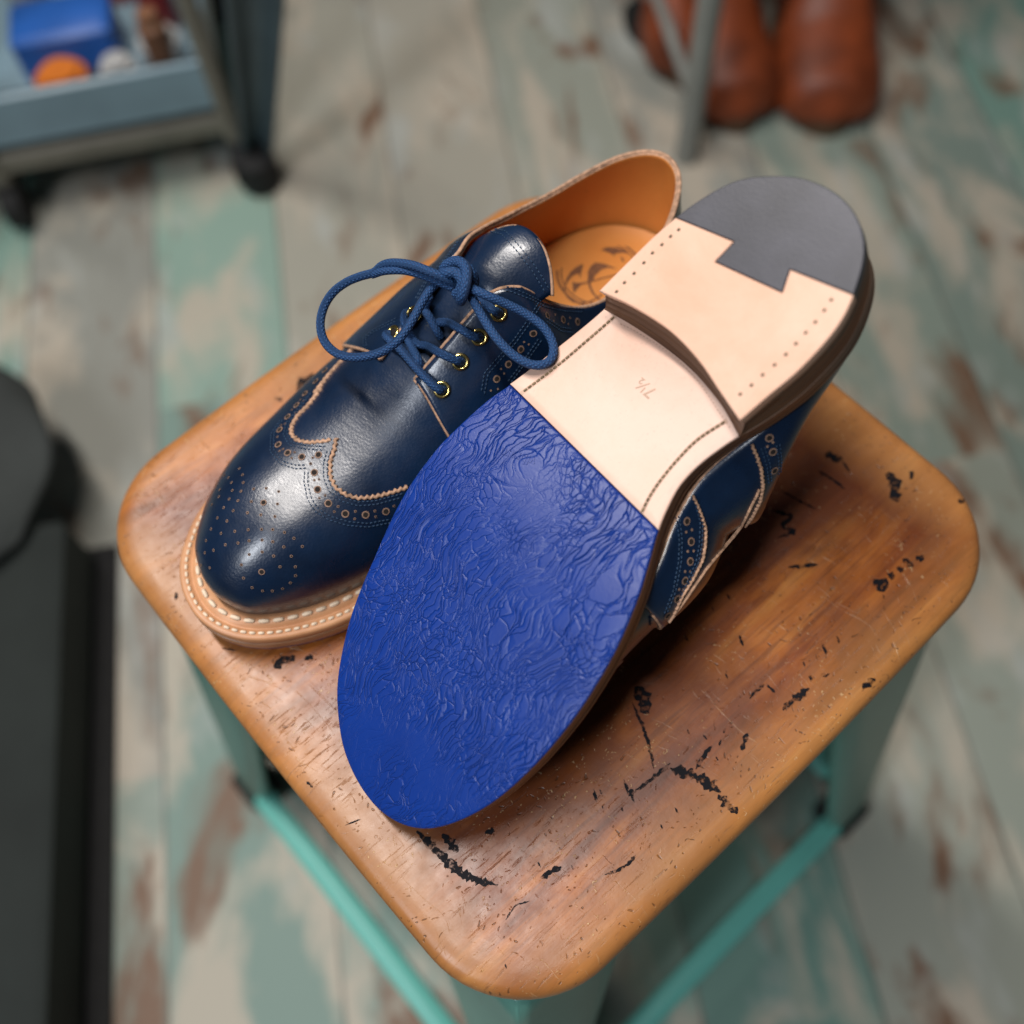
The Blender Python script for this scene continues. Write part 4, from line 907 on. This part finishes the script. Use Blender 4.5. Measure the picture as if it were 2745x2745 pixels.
# rust coloured boots
def boot(name, toe_px, ang, label, ln=.27, wd=.115):
    p = at(*toe_px, FLOOR); fw = np.array([CM[0, 2]*-1, CM[1, 2]*-1, 0]); fw /= np.linalg.norm(fw)
    th = math.atan2(-fw[1], -fw[0])+ang; root = empty(name, p-np.array([math.cos(th), math.sin(th), 0])*ln, (0, 0, th))
    m = MB(); secs = []                     # x centre, z base, half width, half length profile: rings up the leg then over the foot
    nx = 40; G = []
    for i, x in enumerate(np.linspace(0, 1, nx)):
        xx = ln*(1-(1-x)**1.0); wl = wd/2*np.clip((1-abs((x-.62)/.45)**2.5)*.28+.80-(.25*np.exp(-((x-.38)/.16)**2)), .1, 1)*np.sqrt(np.clip(1-((x-.5)/.5)**8, 0, 1))
        h = np.interp(x, [0, .05, .4, .5, .62, .8, .93, 1], [.11, .13, .13, .115, .085, .068, .055, .01])
        G.append([(xx, wl*math.cos(a), .025+max(0, math.sin(a))**.7*h) for a in np.linspace(0, math.pi, 20)])
    m.grid(np.array(G)); R = []
    for z in np.linspace(.09, .46, 16):
        k = (z-.09)/.37; cx = .085+.006*math.sin(z*60); rx = .072+.012*k+.003*math.sin(z*75); ry = .046+.016*k+.002*math.sin(z*90)
        R.append([(cx+rx*math.cos(a), ry*math.sin(a), z) for a in np.linspace(0, 2*math.pi, 28, endpoint=False)])
    m.grid(np.array(R), cv=True); m.build('boot_upper', M['boot'], root)
    m = MB(); P = np.array([(ln*(.5-.5*math.cos(a)), wd/2*math.sin(a)*(1 if 1 else 0)*.95) for a in np.linspace(0, 2*math.pi, 50, endpoint=False)])
    m.grid(np.array([np.c_[P*[1, 1], np.full(50, 0.0)], np.c_[P, np.full(50, .026)], np.c_[P*.2+[ln*.4, 0], np.full(50, .026)]]), cv=True); m.build('boot_sole', M['bootsole'], root, auto=40)
    tag(root, label, 'boot', 'tall rust leather boots on the floor'); return root
boot('boot', (2215, 372), -.10, 'rust red leather boot, rightmost of the three on the floor', .30, .145)
boot('boot', (1990, 362), .14, 'rust red leather boot in the middle, just right of the grey pole', .30, .13)
boot('boot', (1830, 235), .05, 'rust red leather boot partly behind the grey pole', .26, .10)
# grey pole of a rack
pb = at(1838, 425, FLOOR); rk = empty('rack', pb)
m = MB(); m.tube([(0, 0, 0), (0, 0, 1.2)], .0155, 14); m.build('post', M['steel'], rk, auto=40)
c = at(1730, 110, FLOOR)-pb
m = MB(); m.tube([(c[0]-.015, c[1], .035), (c[0]+.015, c[1], .035)], .036, 18); m.build('caster', M['black'], rk, auto=40)
m = MB(); m.tube([(0, 0, .10), (c[0], c[1], .10)], .008, 10); m.tube([(c[0], c[1], .05), (c[0], c[1], 1.2)], .010, 12); m.build('frame', M['steel'], rk, auto=40)
tag(rk, 'upright grey steel rack post standing in front of the rust boots', 'rack')
# low charcoal cabinet at the left edge with a pale grey cloth on it
zt = FLOOR+.10; e1 = at(165, 1480, zt); e2 = at(115, 2745, zt); dv = vec_dir(e1, e2); nv = np.array([dv[1], -dv[0], 0])
far = e1-dv*.02; ctr = far+dv*.55
if (at(0, 2000, zt)-ctr)@nv < 0: nv = -nv
cab = empty('cabinet', np.array([*(ctr+nv*.2)[:2], FLOOR])); RT = np.stack([dv, nv, ez], 1)
if np.linalg.det(RT) < 0: RT = np.stack([-dv, nv, ez], 1)
cab.rotation_euler = Matrix(RT.tolist()).to_euler()
m = MB(); m.box((0, 0, .055), (1.14, .40, .09), bev=.006); m.build('carcass', M['char'], cab, auto=40)
m = MB(); m.box((0, 0, .005), (1.10, .36, .0095), bev=.001); m.build('plinth', M['black'], cab, auto=40)
tag(cab, 'low charcoal cabinet standing on the floor left of the stool', 'cabinet')
mt = MB(); mt.box((0, 0, .003), (1.16, .062, .006), bev=.002); mo = mt.build('mat', M['black'], auto=40)  # thin flat black strip on the floor along the cabinet edge
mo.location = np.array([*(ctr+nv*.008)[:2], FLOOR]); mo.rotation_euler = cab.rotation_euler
tag(mo, 'narrow black strip lying on the floor along the charcoal cabinet', 'mat')
cl = MB(); g1 = np.linspace(-1, 1, 26); cc = at(-70, 1270, zt)
G = [[cc+dv*.14*u*math.sqrt(1-v*v/2)*(1+.05*math.sin(3*v))+nv*.09*v*math.sqrt(1-u*u/2)*(1+.05*math.cos(4*u))+ez*(.012+.03*max(0, 1-(u*u+v*v)*.62)+.004*math.sin(5*u+3*v)) for v in g1] for u in g1]
cl.grid(np.array(G)-cc); co = cl.build('cloth', M['cloth'], recalc=True); co.location = cc; md = co.modifiers.new('t', 'SOLIDIFY'); md.thickness = .004
tag(co, 'crumpled pale grey cloth lying on the charcoal cabinet', 'cloth')
